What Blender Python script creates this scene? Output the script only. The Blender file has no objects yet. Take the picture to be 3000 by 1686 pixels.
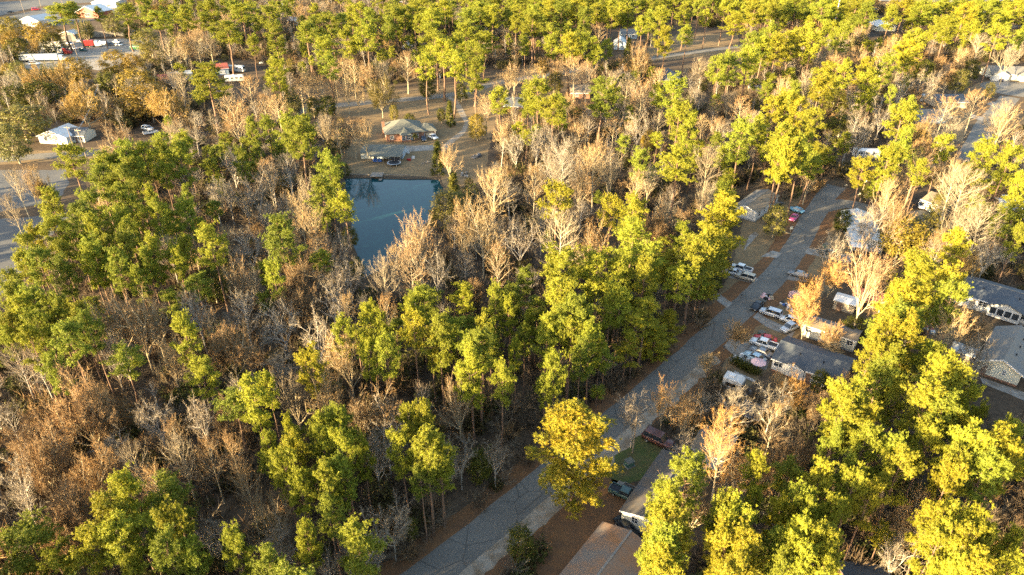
import bpy, bmesh, math, random
import numpy as np
from mathutils import Vector, Matrix

# ------------------------------------------------------------------ camera, sky, sun, exposure
S = bpy.context.scene
COL = S.collection
CAM_H, PITCH = 80.0, math.radians(30)
cam = bpy.data.cameras.new('camera')
cam.lens, cam.sensor_width, cam.clip_end = 24.0, 36.0, 6000.0
camo = bpy.data.objects.new('camera', cam)
COL.objects.link(camo)
camo.location = (0, 0, CAM_H)
camo.rotation_euler = (math.radians(60), 0, 0)
S.camera = camo

SUN_AZ = math.radians(57)      # shadows run 57 degrees to the right of the view direction
SUN_EL = math.radians(11.5)
W = bpy.data.worlds.new('World')
S.world = W
W.use_nodes = True
wn = W.node_tree
sky = wn.nodes.new('ShaderNodeTexSky')
sky.sky_type = 'NISHITA'
sky.sun_disc = False
sky.sun_elevation = SUN_EL
sky.sun_rotation = SUN_AZ + math.pi
sky.air_density, sky.dust_density, sky.ozone_density = 1.0, 1.6, 0.7
bg = wn.nodes['Background']
bg.inputs['Strength'].default_value = 0.105
wn.links.new(sky.outputs[0], bg.inputs[0])

sl = bpy.data.lights.new('sun', 'SUN')
sl.energy, sl.angle, sl.color = 5.0, math.radians(0.55), (1.0, 0.78, 0.44)
so = bpy.data.objects.new('sun', sl)
COL.objects.link(so)
d = Vector((math.sin(SUN_AZ) * math.cos(SUN_EL), math.cos(SUN_AZ) * math.cos(SUN_EL), -math.sin(SUN_EL)))
so.rotation_euler = d.to_track_quat('-Z', 'Y').to_euler()

S.view_settings.view_transform = 'Standard'
S.view_settings.look = 'None'
S.view_settings.exposure = 3.0
S.view_settings.gamma = 1.0
S.view_settings.use_curve_mapping = False
S.cycles.use_denoising = False
S.cycles.max_bounces = 4
S.cycles.diffuse_bounces = 2
S.cycles.glossy_bounces = 2
S.cycles.transmission_bounces = 2
S.cycles.transparent_max_bounces = 4

# ------------------------------------------------------------------ helpers
rnd = random.Random(7)
F = 2000.0                                   # focal length in photograph pixels
CP, SP = math.cos(PITCH), math.sin(PITCH)
def G(px, py, z=0.0):
    """survey point: where the sight line through a photograph pixel meets height z"""
    u, v = (px - 1500) / F, (843 - py) / F
    dx, dy, dz = u, CP + v * SP, -SP + v * CP
    t = (z - CAM_H) / dz
    return Vector((dx * t, dy * t, z))
def proj(x, y, z):
    r = z - CAM_H
    dep = y * CP - r * SP
    up = y * SP + r * CP
    return 1500 + F * x / dep, 843 - F * up / dep, dep

def mesh(name, verts, faces, smooth=False, mats=None, midx=None):
    me = bpy.data.meshes.new(name)
    me.from_pydata([tuple(v) for v in verts], [], [tuple(f) for f in faces])
    for m in mats or []:
        me.materials.append(m)
    if midx is not None:
        me.polygons.foreach_set('material_index', midx)
    if smooth:
        me.polygons.foreach_set('use_smooth', [True] * len(me.polygons))
    me.update()
    return me
def ob(name, me, parent=None, mat=None):
    o = bpy.data.objects.new(name, me)
    COL.objects.link(o)
    if parent is not None:
        o.parent = parent
    if mat is not None and not me.materials:
        me.materials.append(mat)
    return o
def tag(o, label, cat, group=None):
    o['label'], o['category'] = label, cat
    if group:
        o['group'] = group
    return o
def thing(name, label, cat, loc=(0, 0, 0), rz=0.0, group=None):
    o = bpy.data.objects.new(name, None)
    o.empty_display_size = 0.5
    COL.objects.link(o)
    o.location = loc
    o.rotation_euler = (0, 0, rz)
    return tag(o, label, cat, group)

class MB:
    """collects shapes for ONE mesh"""
    def __init__(s):
        s.v, s.f = [], []
    def add(s, v, f):
        n = len(s.v)
        s.v += [tuple(q) for q in v]
        s.f += [tuple(i + n for i in q) for q in f]
        return s
    def box(s, x0, x1, y0, y1, z0, z1):
        return s.add([(x0, y0, z0), (x1, y0, z0), (x1, y1, z0), (x0, y1, z0), (x0, y0, z1), (x1, y0, z1), (x1, y1, z1), (x0, y1, z1)],
                     [(3, 2, 1, 0), (4, 5, 6, 7), (0, 1, 5, 4), (1, 2, 6, 5), (2, 3, 7, 6), (3, 0, 4, 7)])
    def hexa(s, b, t):
        return s.add(list(b) + list(t), [(3, 2, 1, 0), (4, 5, 6, 7), (0, 1, 5, 4), (1, 2, 6, 5), (2, 3, 7, 6), (3, 0, 4, 7)])
    def tube(s, pts, rad, n=6, cap=True):
        v, f = tube(pts, rad, n)
        s.add(v, f)
        if cap:
            k = len(s.v) - len(v)
            s.f.append(tuple(k + i for i in range(n))[::-1])
            s.f.append(tuple(len(s.v) - n + i for i in range(n)))
        return s
    def slab(s, poly, z0, z1):
        n = len(poly)
        v = [(p[0], p[1], z0) for p in poly] + [(p[0], p[1], z1) for p in poly]
        f = [tuple(range(n))[::-1], tuple(range(n, 2 * n))] + [(i, (i + 1) % n, n + (i + 1) % n, n + i) for i in range(n)]
        return s.add(v, f)
    def build(s, name, mat, parent=None, smooth=False):
        return ob(name, mesh(name, s.v, s.f, smooth), parent, mat)

def tube(pts, rad, n=5):
    pts = [np.array(p, float) for p in pts]
    V, Fc = [], []
    for i, p in enumerate(pts):
        t = pts[min(i + 1, len(pts) - 1)] - pts[max(i - 1, 0)]
        t = t / (np.linalg.norm(t) + 1e-9)
        a = np.cross(t, (0, 0, 1.0) if abs(t[2]) < .9 else (1.0, 0, 0))
        a /= np.linalg.norm(a) + 1e-9
        b = np.cross(t, a)
        for k in range(n):
            th = 2 * math.pi * k / n
            V.append(p + rad[i] * (math.cos(th) * a + math.sin(th) * b))
    for i in range(len(pts) - 1):
        for k in range(n):
            Fc.append((i * n + k, i * n + (k + 1) % n, (i + 1) * n + (k + 1) % n, (i + 1) * n + k))
    return V, Fc

def inpoly(x, y, P):
    c, j = False, len(P) - 1
    for i in range(len(P)):
        xi, yi = P[i][0], P[i][1]
        xj, yj = P[j][0], P[j][1]
        if (yi > y) != (yj > y) and x < (xj - xi) * (y - yi) / (yj - yi) + xi:
            c = not c
        j = i
    return c

# ------------------------------------------------------------------ materials
def mat(name, col, rough=0.85, var=0.0, noise=None, spec=0.3, metal=0.0, island=0.0, transl=0.0, col2=None, bump=0.0, hue=0.0):
    m = bpy.data.materials.new(name)
    m.use_nodes = True
    nt = m.node_tree
    b = nt.nodes['Principled BSDF']
    b.inputs['Roughness'].default_value = rough
    b.inputs['Metallic'].default_value = metal
    b.inputs['Specular IOR Level'].default_value = spec
    L = nt.links.new
    rgb = nt.nodes.new('ShaderNodeRGB')
    rgb.outputs[0].default_value = (*col, 1)
    c = rgb.outputs[0]
    if noise:                                  # (scale, second colour, detail)
        sc, c2, lo, hi = noise
        tc = nt.nodes.new('ShaderNodeTexCoord')
        nz = nt.nodes.new('ShaderNodeTexNoise')
        nz.inputs['Scale'].default_value = sc
        nz.inputs['Detail'].default_value = 6
        nz.inputs['Roughness'].default_value = 0.65
        L(tc.outputs['Object'], nz.inputs['Vector'])
        mr = nt.nodes.new('ShaderNodeMapRange')
        mr.inputs[1].default_value, mr.inputs[2].default_value = lo, hi
        L(nz.outputs[0], mr.inputs[0])
        mx = nt.nodes.new('ShaderNodeMix')
        mx.data_type = 'RGBA'
        L(mr.outputs[0], mx.inputs['Factor'])
        L(c, mx.inputs['A'])
        mx.inputs['B'].default_value = (*c2, 1)
        c = mx.outputs['Result']
        if bump:
            bp = nt.nodes.new('ShaderNodeBump')
            bp.inputs['Strength'].default_value = bump
            bp.inputs['Distance'].default_value = 0.1
            L(nz.outputs[0], bp.inputs['Height'])
            L(bp.outputs[0], b.inputs['Normal'])
    if col2 is not None:                       # per-object blend to a second colour
        oi = nt.nodes.new('ShaderNodeObjectInfo')
        mx = nt.nodes.new('ShaderNodeMix')
        mx.data_type = 'RGBA'
        L(oi.outputs['Random'], mx.inputs['Factor'])
        L(c, mx.inputs['A'])
        mx.inputs['B'].default_value = (*col2, 1)
        c = mx.outputs['Result']
    if var or island:
        hs = nt.nodes.new('ShaderNodeHueSaturation')
        L(c, hs.inputs['Color'])
        val = None
        if island:
            gi = nt.nodes.new('ShaderNodeNewGeometry')
            mr = nt.nodes.new('ShaderNodeMapRange')
            mr.inputs[3].default_value, mr.inputs[4].default_value = 1 - island, 1 + island
            L(gi.outputs['Random Per Island'], mr.inputs[0])
            val = mr.outputs[0]
        if var:
            oi = nt.nodes.new('ShaderNodeObjectInfo')
            ad = nt.nodes.new('ShaderNodeMath')
            ad.operation = 'MULTIPLY'
            ad.inputs[1].default_value = 7.31
            L(oi.outputs['Random'], ad.inputs[0])
            fr = nt.nodes.new('ShaderNodeMath')
            fr.operation = 'FRACT'
            L(ad.outputs[0], fr.inputs[0])
            mr = nt.nodes.new('ShaderNodeMapRange')
            mr.inputs[3].default_value, mr.inputs[4].default_value = 1 - var, 1 + var
            L(fr.outputs[0], mr.inputs[0])
            if val is None:
                val = mr.outputs[0]
            else:
                mu = nt.nodes.new('ShaderNodeMath')
                mu.operation = 'MULTIPLY'
                L(val, mu.inputs[0]); L(mr.outputs[0], mu.inputs[1])
                val = mu.outputs[0]
        L(val, hs.inputs['Value'])
        c = hs.outputs[0]
    L(c, b.inputs['Base Color'])
    if transl:
        tr = nt.nodes.new('ShaderNodeBsdfTranslucent')
        L(c, tr.inputs[0])
        ms = nt.nodes.new('ShaderNodeMixShader')
        ms.inputs[0].default_value = transl
        L(b.outputs[0], ms.inputs[1]); L(tr.outputs[0], ms.inputs[2])
        L(ms.outputs[0], nt.nodes['Material Output'].inputs[0])
    return m

def asphalt_mat():
    m = bpy.data.materials.new('worn asphalt')
    m.use_nodes = True
    nt = m.node_tree
    L = nt.links.new
    b = nt.nodes['Principled BSDF']
    b.inputs['Roughness'].default_value = .92
    g = nt.nodes.new('ShaderNodeNewGeometry')
    def nz(sc, det, lo, hi, a, c):
        n = nt.nodes.new('ShaderNodeTexNoise')
        n.inputs['Scale'].default_value, n.inputs['Detail'].default_value = sc, det
        L(g.outputs['Position'], n.inputs['Vector'])
        r = nt.nodes.new('ShaderNodeMapRange')
        for i, v in zip((1, 2, 3, 4), (lo, hi, a, c)):
            r.inputs[i].default_value = v
        L(n.outputs[0], r.inputs[0])
        return r.outputs[0]
    def mul(x, y):
        q = nt.nodes.new('ShaderNodeMath')
        q.operation = 'MULTIPLY'
        L(x, q.inputs[0]); L(y, q.inputs[1])
        return q.outputs[0]
    v = nt.nodes.new('ShaderNodeTexVoronoi')
    v.feature = 'DISTANCE_TO_EDGE'
    v.inputs['Scale'].default_value = .16
    L(g.outputs['Position'], v.inputs['Vector'])
    cr = nt.nodes.new('ShaderNodeMapRange')
    for i, q in zip((1, 2, 3, 4), (.004, .02, .62, 1.0)):
        cr.inputs[i].default_value = q
    L(v.outputs[0], cr.inputs[0])
    f = mul(mul(nz(.10, 4, .40, .60, .84, 1.08), nz(3.0, 8, .3, .7, .92, 1.08)), cr.outputs[0])
    mx = nt.nodes.new('ShaderNodeMix')
    mx.data_type, mx.blend_type = 'RGBA', 'MULTIPLY'
    mx.inputs['Factor'].default_value = 1
    mx.inputs['A'].default_value = (0.116, 0.105, 0.087, 1)
    L(f, mx.inputs['B'])
    lf = nt.nodes.new('ShaderNodeMix')                  # blown leaf litter
    lf.data_type = 'RGBA'
    L(nz(.55, 10, .63, .76, 0, .6), lf.inputs['Factor'])
    L(mx.outputs['Result'], lf.inputs['A'])
    lf.inputs['B'].default_value = (0.13, 0.078, 0.04, 1)
    L(lf.outputs['Result'], b.inputs['Base Color'])
    return m
M = {}
M['needle'] = mat('pine needles', (0.225, 0.222, 0.014), 0.6, var=.22, island=.3, transl=.2, col2=(0.160, 0.186, 0.017))
M['needle_sunlit'] = mat('pine needles tinted by warm sun', (0.245, 0.210, 0.012), 0.6, var=.18, island=.3, transl=.2, col2=(0.195, 0.198, 0.014))  # needles with the warm yellow sunlight put into their colour
M['needle_gold'] = mat('golden pine needles', (0.30, 0.215, 0.010), 0.6, island=.4, transl=.2, noise=(.35, (0.20, 0.19, 0.012), .4, .62))
M['evergreen'] = mat('dark evergreen leaves', (0.058, 0.062, 0.009), 0.7, var=.2, island=.35, transl=.2, col2=(0.072, 0.066, 0.010), spec=.1)
M['olive'] = mat('olive leaves', (0.125, 0.098, 0.014), 0.6, var=.2, island=.35, transl=.3, col2=(0.095, 0.095, 0.018))
M['gold'] = mat('golden leaves', (0.20, 0.125, 0.012), 0.6, var=.15, island=.3, transl=.3, col2=(0.14, 0.12, 0.012))
M['pinebark'] = mat('pine bark', (0.17, 0.10, 0.06), .95, var=.2, noise=(2.5, (0.09, 0.06, 0.045), .4, .65))
M['bark'] = mat('pale bark', (0.40, 0.33, 0.21), .95, var=.2, noise=(1.2, (0.22, 0.18, 0.125), .4, .7), col2=(0.32, 0.25, 0.15))
M['greybark'] = mat('grey bark', (0.36, 0.315, 0.255), .95, var=.2, noise=(1.2, (0.22, 0.19, 0.16), .4, .7))
M['twig'] = mat('tan twigs', (0.295, 0.205, 0.095), .95, var=.2, island=.35, col2=(0.265, 0.165, 0.066))
M['russet'] = mat('russet twigs', (0.255, 0.150, 0.058), .95, var=.18, island=.35, col2=(0.215, 0.135, 0.065))
M['orangetwig'] = mat('orange twigs', (0.36, 0.19, 0.050), .95, var=.12, island=.3, col2=(0.33, 0.185, 0.06))
M['goldtwig'] = mat('golden twigs', (0.29, 0.185, 0.045), .95, var=.18, island=.35, col2=(0.255, 0.165, 0.050))
M['greytwig'] = mat('grey twigs', (0.190, 0.160, 0.112), .95, var=.22, island=.35, col2=(0.165, 0.125, 0.080))
M['brushtwig'] = mat('brush twigs', (0.092, 0.070, 0.044), .95, var=.3, island=.4, col2=(0.105, 0.066, 0.034))
M['brushgreen'] = mat('brush leaves', (0.050, 0.056, 0.014), .8, var=.3, island=.4, transl=.2, col2=(0.075, 0.060, 0.022), spec=.1)
M['asphalt'] = asphalt_mat()
M['asphalt2'] = mat('asphalt of the car park', (0.078, 0.076, 0.072), .9, noise=(0.12, (0.115, 0.106, 0.092), .45, .72))
M['concrete'] = mat('concrete', (0.235, 0.215, 0.185), .9, noise=(0.6, (0.135, 0.105, 0.075), .42, .68))
M['sand'] = mat('sandy gravel', (0.27, 0.225, 0.17), .95, noise=(0.5, (0.16, 0.115, 0.07), .4, .65))
M['white'] = mat('white siding', (0.48, 0.46, 0.42), .7, noise=(1.5, (0.40, 0.38, 0.345), .4, .8))
M['cream'] = mat('cream siding', (0.56, 0.52, 0.40), .75, noise=(1.2, (0.46, 0.43, 0.34), .4, .8))
M['tan'] = mat('tan siding', (0.36, 0.29, 0.20), .8, noise=(1.2, (0.30, 0.24, 0.17), .4, .8))
M['bluewall'] = mat('blue grey siding', (0.30, 0.36, 0.40), .8)
M['brick'] = mat('brown brick', (0.24, 0.125, 0.075), .9, noise=(3.0, (0.17, 0.085, 0.055), .35, .65))
M['skirt'] = mat('grey skirting', (0.22, 0.22, 0.21), .9)
M['glass'] = mat('window glass', (0.03, 0.035, 0.04), .08, spec=.6)
M['trim'] = mat('white trim', (0.58, 0.56, 0.53), .6)
def rmat(n, c, c2, sc=.7):
    return mat(n, c, .9, noise=(sc, c2, .38, .66))
M['r_grey'] = rmat('grey shingles', (0.135, 0.135, 0.13), (0.18, 0.15, 0.115))
M['r_dark'] = rmat('charcoal shingles', (0.055, 0.065, 0.078), (0.075, 0.08, 0.085))
M['r_green'] = rmat('grey green shingles', (0.095, 0.098, 0.078), (0.125, 0.118, 0.092))
M['r_brown'] = rmat('litter strewn shingles', (0.135, 0.110, 0.088), (0.200, 0.100, 0.045), .28)
M['r_stain'] = rmat('stained grey shingles', (0.075, 0.072, 0.068), (0.10, 0.075, 0.05), .4)
M['r_tan'] = rmat('tan shingles', (0.20, 0.155, 0.105), (0.15, 0.12, 0.085))
M['r_metal'] = mat('grey metal roofing', (0.33, 0.35, 0.36), .45, noise=(.5, (0.26, 0.26, 0.25), .4, .7), spec=.5)
M['r_white'] = mat('white metal roofing', (0.58, 0.56, 0.52), .5, noise=(.4, (0.42, 0.40, 0.36), .45, .75))
M['r_red'] = mat('red metal roofing', (0.30, 0.075, 0.045), .6, noise=(.6, (0.20, 0.07, 0.05), .4, .7))
M['door'] = mat('door paint', (0.16, 0.10, 0.07), .6)
M['wood'] = mat('weathered wood', (0.20, 0.17, 0.135), .9, noise=(2, (0.14, 0.12, 0.10), .4, .7))
M['pole'] = mat('utility pole wood', (0.25, 0.19, 0.13), .9)
M['steel'] = mat('galvanised steel', (0.55, 0.54, 0.52), .45, metal=.4)
M['rubber'] = mat('tyre rubber', (0.018, 0.018, 0.019), .9)
M['rim'] = mat('wheel rim', (0.40, 0.40, 0.41), .35, metal=.7)
M['carglass'] = mat('car glass', (0.02, 0.025, 0.03), .06, spec=.7)
M['lamp'] = mat('headlamp lens', (0.65, 0.65, 0.62), .15)
M['taillamp'] = mat('tail lamp lens', (0.35, 0.02, 0.015), .25)
M['black'] = mat('black plastic', (0.02, 0.02, 0.022), .6)
M['greenbox'] = mat('green enamel', (0.07, 0.13, 0.10), .6)
M['pink'] = mat('faded pink cloth', (0.55, 0.36, 0.36), .9)
M['red'] = mat('red paint', (0.32, 0.025, 0.025), .4)
M['blue'] = mat('blue plastic', (0.05, 0.12, 0.35), .5)
M['green'] = mat('green paint', (0.06, 0.20, 0.07), .6)
def paint(n, c, metal=.2):
    if n not in M:
        M[n] = mat(n, c, .32, metal=metal, spec=.5)
    return M[n]

def ground_mat():
    m = bpy.data.materials.new('leaf litter and dormant grass')
    m.use_nodes = True
    nt = m.node_tree
    L = nt.links.new
    b = nt.nodes['Principled BSDF']
    b.inputs['Roughness'].default_value = 1.0
    b.inputs['Specular IOR Level'].default_value = .1
    g = nt.nodes.new('ShaderNodeNewGeometry')
    def nz(sc, det=6):
        n = nt.nodes.new('ShaderNodeTexNoise')
        n.inputs['Scale'].default_value, n.inputs['Detail'].default_value, n.inputs['Roughness'].default_value = sc, det, .68
        L(g.outputs['Position'], n.inputs['Vector'])
        return n.outputs[0]
    def ramp(src, stops):
        r = nt.nodes.new('ShaderNodeValToRGB')
        while len(r.color_ramp.elements) < len(stops):
            r.color_ramp.elements.new(.5)
        for e, (p, c) in zip(r.color_ramp.elements, stops):
            e.position, e.color = p, (*c, 1)
        L(src, r.inputs[0])
        return r.outputs[0]
    big = ramp(nz(.035), [(.34, (0.058, 0.044, 0.032)), (.48, (0.078, 0.055, 0.035)), (.58, (0.100, 0.070, 0.042)), (.70, (0.095, 0.078, 0.050))])
    fine = ramp(nz(1.1, 9), [(.30, (0.55, 0.52, 0.50)), (.5, (1, 1, 1)), (.72, (1.4, 1.32, 1.22))])
    mx = nt.nodes.new('ShaderNodeMix')
    mx.data_type, mx.blend_type = 'RGBA', 'MULTIPLY'
    mx.inputs['Factor'].default_value = 1
    L(big, mx.inputs['A']); L(fine, mx.inputs['B'])
    L(mx.outputs['Result'], b.inputs['Base Color'])
    return m
M['ground'] = ground_mat()
M['yard'] = mat('dormant yard grass', (0.205, 0.140, 0.072), 1, noise=(0.35, (0.140, 0.098, 0.054), .35, .65), spec=.1)
M['straw'] = mat('pine straw', (0.165, 0.083, 0.036), 1, noise=(0.5, (0.11, 0.062, 0.034), .35, .65), spec=.1)
M['lawn'] = mat('winter lawn', (0.068, 0.082, 0.026), 1, noise=(0.25, (0.12, 0.085, 0.04), .42, .66), spec=.1)
M['bank'] = mat('muddy bank', (0.06, 0.045, 0.03), 1)
def water_mat():
    m = bpy.data.materials.new('pond water')
    m.use_nodes = True
    nt = m.node_tree
    b = nt.nodes['Principled BSDF']
    b.inputs['Base Color'].default_value = (0.009, 0.040, 0.046, 1)
    b.inputs['Roughness'].default_value = 0.03
    b.inputs['IOR'].default_value = 1.21
    b.inputs['Specular IOR Level'].default_value = .5
    n = nt.nodes.new('ShaderNodeTexNoise')
    n.inputs['Scale'].default_value = .8
    bp = nt.nodes.new('ShaderNodeBump')
    bp.inputs['Strength'].default_value, bp.inputs['Distance'].default_value = .02, .05
    nt.links.new(n.outputs[0], bp.inputs['Height'])
    nt.links.new(bp.outputs[0], b.inputs['Normal'])
    return m
M['water'] = water_mat()

# ------------------------------------------------------------------ ground, pond, roads
def struct(name, me, m):
    o = ob(name, me, None, m)
    o['kind'] = 'structure'
    return o
def wobble(poly, amp, step, seed):
    """outline resampled with a slightly ragged edge"""
    r = random.Random(seed)
    out = []
    for i in range(len(poly)):
        a, b = Vector(poly[i][:2]), Vector(poly[(i + 1) % len(poly)][:2])
        n = max(1, int((b - a).length / step))
        for k in range(n):
            p = a.lerp(b, k / n)
            out.append((p.x + r.uniform(-amp, amp), p.y + r.uniform(-amp, amp)))
    return out
def sheet(name, poly, z, m, amp=0.0, step=1.5, seed=1):
    P = wobble(poly, amp, step, seed) if amp else [(p[0], p[1]) for p in poly]
    bm = bmesh.new()
    vs = [bm.verts.new((p[0], p[1], z)) for p in P]
    es = [bm.edges.new((vs[i], vs[(i + 1) % len(vs)])) for i in range(len(vs))]
    bmesh.ops.triangle_fill(bm, use_beauty=True, use_dissolve=False, edges=es)
    for f in bm.faces:
        if f.normal.z < 0:
            f.normal_flip()
    me = bpy.data.meshes.new(name)
    bm.to_mesh(me)
    bm.free()
    return struct(name, me, m)
def gp(*px):
    return [G(*p) for p in px]
POND_PX = [(1008, 519), (1060, 517), (1120, 519), (1200, 521), (1285, 521), (1300, 545), (1290, 590), (1262, 640), (1215, 690), (1175, 740),
           (1120, 790), (1070, 812), (1048, 770), (1035, 720), (1028, 660), (1020, 600), (1012, 550)]
POND = wobble(gp(*POND_PX), .25, 2.5, 3)
bm = bmesh.new()
R0 = 2600
outer = [bm.verts.new(p) for p in ((-R0, -400, 0), (R0, -400, 0), (R0, 4200, 0), (-R0, 4200, 0))]
inner = [bm.verts.new((p[0], p[1], 0)) for p in POND]
es = [bm.edges.new((outer[i], outer[(i + 1) % 4])) for i in range(4)] + [bm.edges.new((inner[i], inner[(i + 1) % len(inner)])) for i in range(len(inner))]
bmesh.ops.triangle_fill(bm, use_beauty=True, use_dissolve=False, edges=es)
for f in bm.faces:
    if f.normal.z < 0:
        f.normal_flip()
me = bpy.data.meshes.new('ground')
bm.to_mesh(me)
bm.free()
struct('ground', me, M['ground'])
pc = Vector((sum(p[0] for p in POND) / len(POND), sum(p[1] for p in POND) / len(POND)))
n = len(POND)
low = [(p[0] + (pc.x - p[0]) * .05, p[1] + (pc.y - p[1]) * .05) for p in POND]
struct('bank', mesh('bank', [(p[0], p[1], 0) for p in POND] + [(p[0], p[1], -1.2) for p in low], [(i, (i + 1) % n, n + (i + 1) % n, n + i) for i in range(n)]), M['bank'])
sheet('water', [(p[0] + (pc.x - p[0]) * .01, p[1] + (pc.y - p[1]) * .01) for p in POND], -0.45, M['water'])

def strip_poly(cl, w):
    L_, R_ = [], []
    for i, p in enumerate(cl):
        a, b = cl[max(i - 1, 0)], cl[min(i + 1, len(cl) - 1)]
        t = Vector((b[0] - a[0], b[1] - a[1])).normalized()
        nrm = Vector((-t.y, t.x))
        ww = w[i] if isinstance(w, (list, tuple)) else w
        L_.append((p[0] + nrm.x * ww / 2, p[1] + nrm.y * ww / 2))
        R_.append((p[0] - nrm.x * ww / 2, p[1] - nrm.y * ww / 2))
    return L_ + R_[::-1]
def smooth_line(pts, k=6):
    out = []
    P = [pts[0]] + list(pts) + [pts[-1]]
    for i in range(1, len(P) - 2):
        for j in range(k):
            t = j / k
            a, b, c, e = (Vector(q[:2]) for q in P[i - 1:i + 3])
            out.append(.5 * ((2 * b) + (-a + c) * t + (2 * a - 5 * b + 4 * c - e) * t * t + (-a + 3 * b - 3 * c + e) * t ** 3))
    out.append(Vector(pts[-1][:2]))
    return out
STREET = smooth_line(gp((1150, 1760), (1258, 1685), (1500, 1489), (1783, 1250), (1935, 1118), (2061, 1008), (2162, 915), (2279, 799), (2343, 708), (2374, 647), (2393, 619), (2420, 576), (2451, 546)))
SIDE = smooth_line(gp((2400, 610), (2456, 598), (2491, 600), (2540, 612), (2660, 650), (2800, 700)))
CROSS = smooth_line([Vector((-330, 180, 0)), G(0, 468), G(280, 447), G(600, 392), G(900, 322), G(1070, 302), G(1330, 277), G(1470, 241), G(1700, 205), G(1950, 165), G(2200, 132)])
COURT = smooth_line(gp((2780, 500), (2850, 440), (2890, 365), (2925, 325), (2960, 285)))
sheet('shoulder', strip_poly(STREET, 11.5), .008, M['straw'], .5, 2, 5)
sheet('pavement', strip_poly([p + Vector((1.2, -1.1)) for p in STREET[:30]], [7.4] * 30), .014, M['sand'], .45, 1.2, 6)
sheet('street', strip_poly(STREET, [5.4] * 30 + [5.9] * 60), .022, M['asphalt'], .12, 1.5, 7)
sheet('side_street', strip_poly(SIDE, 6.5), .026, M['asphalt'], .15, 1.5, 8)
sheet('verge', strip_poly(CROSS, 13), .008, M['yard'], .8, 3, 9)
sheet('cross_road', strip_poly(CROSS, 6.6), .02, M['asphalt'], .12, 2, 10)
sheet('court_road', strip_poly(COURT, 7.5), .02, M['asphalt'], .1, 2, 11)
cc = G(2985, 262)
sheet('turning_circle', [(cc.x + 16 * math.cos(a * .314), cc.y + 16 * math.sin(a * .314)) for a in range(20)], .024, M['asphalt'])
sheet('car_park', gp((-260, 650), (60, 640), (200, 622), (205, 640), (130, 710), (70, 790), (40, 860), (-260, 900)), .012, M['asphalt2'], .3, 2, 12)
sheet('gravel_lot', gp((-200, 520), (0, 500), (190, 498), (205, 540), (165, 590), (0, 622), (-200, 640)), .012, M['asphalt2'], .5, 2, 13)
sheet('truck_yard', gp((70, 205), (60, 150), (190, 118), (440, 112), (470, 140), (400, 165), (330, 195), (300, 208), (240, 200)), .012, M['concrete'], .6, 4, 14)
sheet('highway', gp((-300, 62), (0, 46), (120, 18), (340, 2), (460, -8), (460, -22), (300, -14), (80, 2), (-300, 22)), .012, M['asphalt2'])
sheet('forecourt', gp((0, 55), (120, 26), (330, 8), (380, 20), (300, 55), (150, 80), (0, 80)), .008, M['asphalt2'], .5, 4, 15)
sheet('yard', gp((880, 342), (900, 300), (1150, 268), (1390, 240), (1490, 262), (1440, 400), (1420, 530), (1310, 560), (1290, 520), (1000, 512), (1000, 440), (1060, 345)), .006, M['yard'], .5, 3, 16)
sheet('yard', gp((2050, 960), (2110, 850), (2150, 770), (2180, 640), (2270, 570), (2400, 560), (2330, 720), (2180, 880)), .005, M['yard'], .4, 2, 17)
sheet('yard', gp((2100, 1130), (2150, 980), (2280, 850), (2400, 640), (2480, 640), (2500, 760), (2420, 850), (2350, 980), (2200, 1130)), .005, M['yard'], .4, 2, 18)
sheet('lawn', gp((1780, 1350), (1830, 1300), (1880, 1270), (1960, 1320), (1990, 1350), (1900, 1400), (1800, 1430)), .011, M['lawn'], .3, 1, 19)
sheet('yard', gp((1420, 1700), (1500, 1560), (1620, 1480), (1760, 1400), (1860, 1420), (1820, 1540), (1700, 1640), (1600, 1720)), .011, M['straw'], .3, 1, 20)
sheet('yard', gp((2870, 960), (3060, 1000), (3060, 1090), (2960, 1000)), .006, M['yard'], .3, 1, 21)
sheet('yard', gp((2870, 240), (3050, 236), (3050, 262), (2950, 262), (2850, 300), (2820, 420), (2760, 400), (2780, 300)), .006, M['yard'], .3, 2, 22)
sheet('clearing', gp((1880, 140), (1980, 105), (2160, 95), (2170, 150), (2050, 168), (1900, 180)), .006, M['yard'], .5, 3, 23)
def drive(px, m='concrete', z=.03, seed=1):
    return sheet('driveway', gp(*px), z, M[m], .08, 1.2, seed)
drive([(2084, 868), (2098, 855), (2146, 889), (2131, 905)], seed=31)
drive([(2230, 752), (2262, 735), (2290, 742), (2276, 757)], seed=32)
drive([(2130, 813), (2150, 806), (2222, 818), (2210, 832)], seed=33)
drive([(2355, 743), (2367, 727), (2435, 738), (2500, 752), (2490, 772), (2440, 760)], seed=34)
drive([(2303, 820), (2318, 799), (2370, 803), (2365, 828)], seed=35)
drive([(2119, 1017), (2138, 993), (2200, 1005), (2260, 1045), (2245, 1085), (2190, 1075), (2160, 1050)], seed=36)
drive([(2205, 930), (2220, 915), (2250, 935), (2330, 970), (2320, 990), (2245, 958)], seed=37)
drive([(2195, 690), (2212, 680), (2222, 688), (2200, 712), (2180, 735)], seed=38)
drive([(1285, 440), (1310, 415), (1350, 385), (1362, 360), (1345, 335), (1330, 300), (1310, 288), (1322, 284), (1345, 300), (1362, 330), (1375, 362), (1362, 392), (1320, 425), (1300, 448)], 'sand', seed=39)
drive([(1175, 428), (1270, 426), (1280, 440), (1200, 445), (1175, 444)], 'concrete', seed=40)
drive([(2890, 256), (2905, 232), (2960, 234), (2950, 258)], seed=41)
drive([(2890, 305), (2905, 298), (2925, 300), (2908, 312)], seed=42)
drive([(2840, 345), (2845, 335), (2885, 345), (2878, 355)], seed=43)
drive([(2870, 1105), (2975, 1140), (3040, 1170), (3040, 1190), (2880, 1125)], seed=44)
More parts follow.
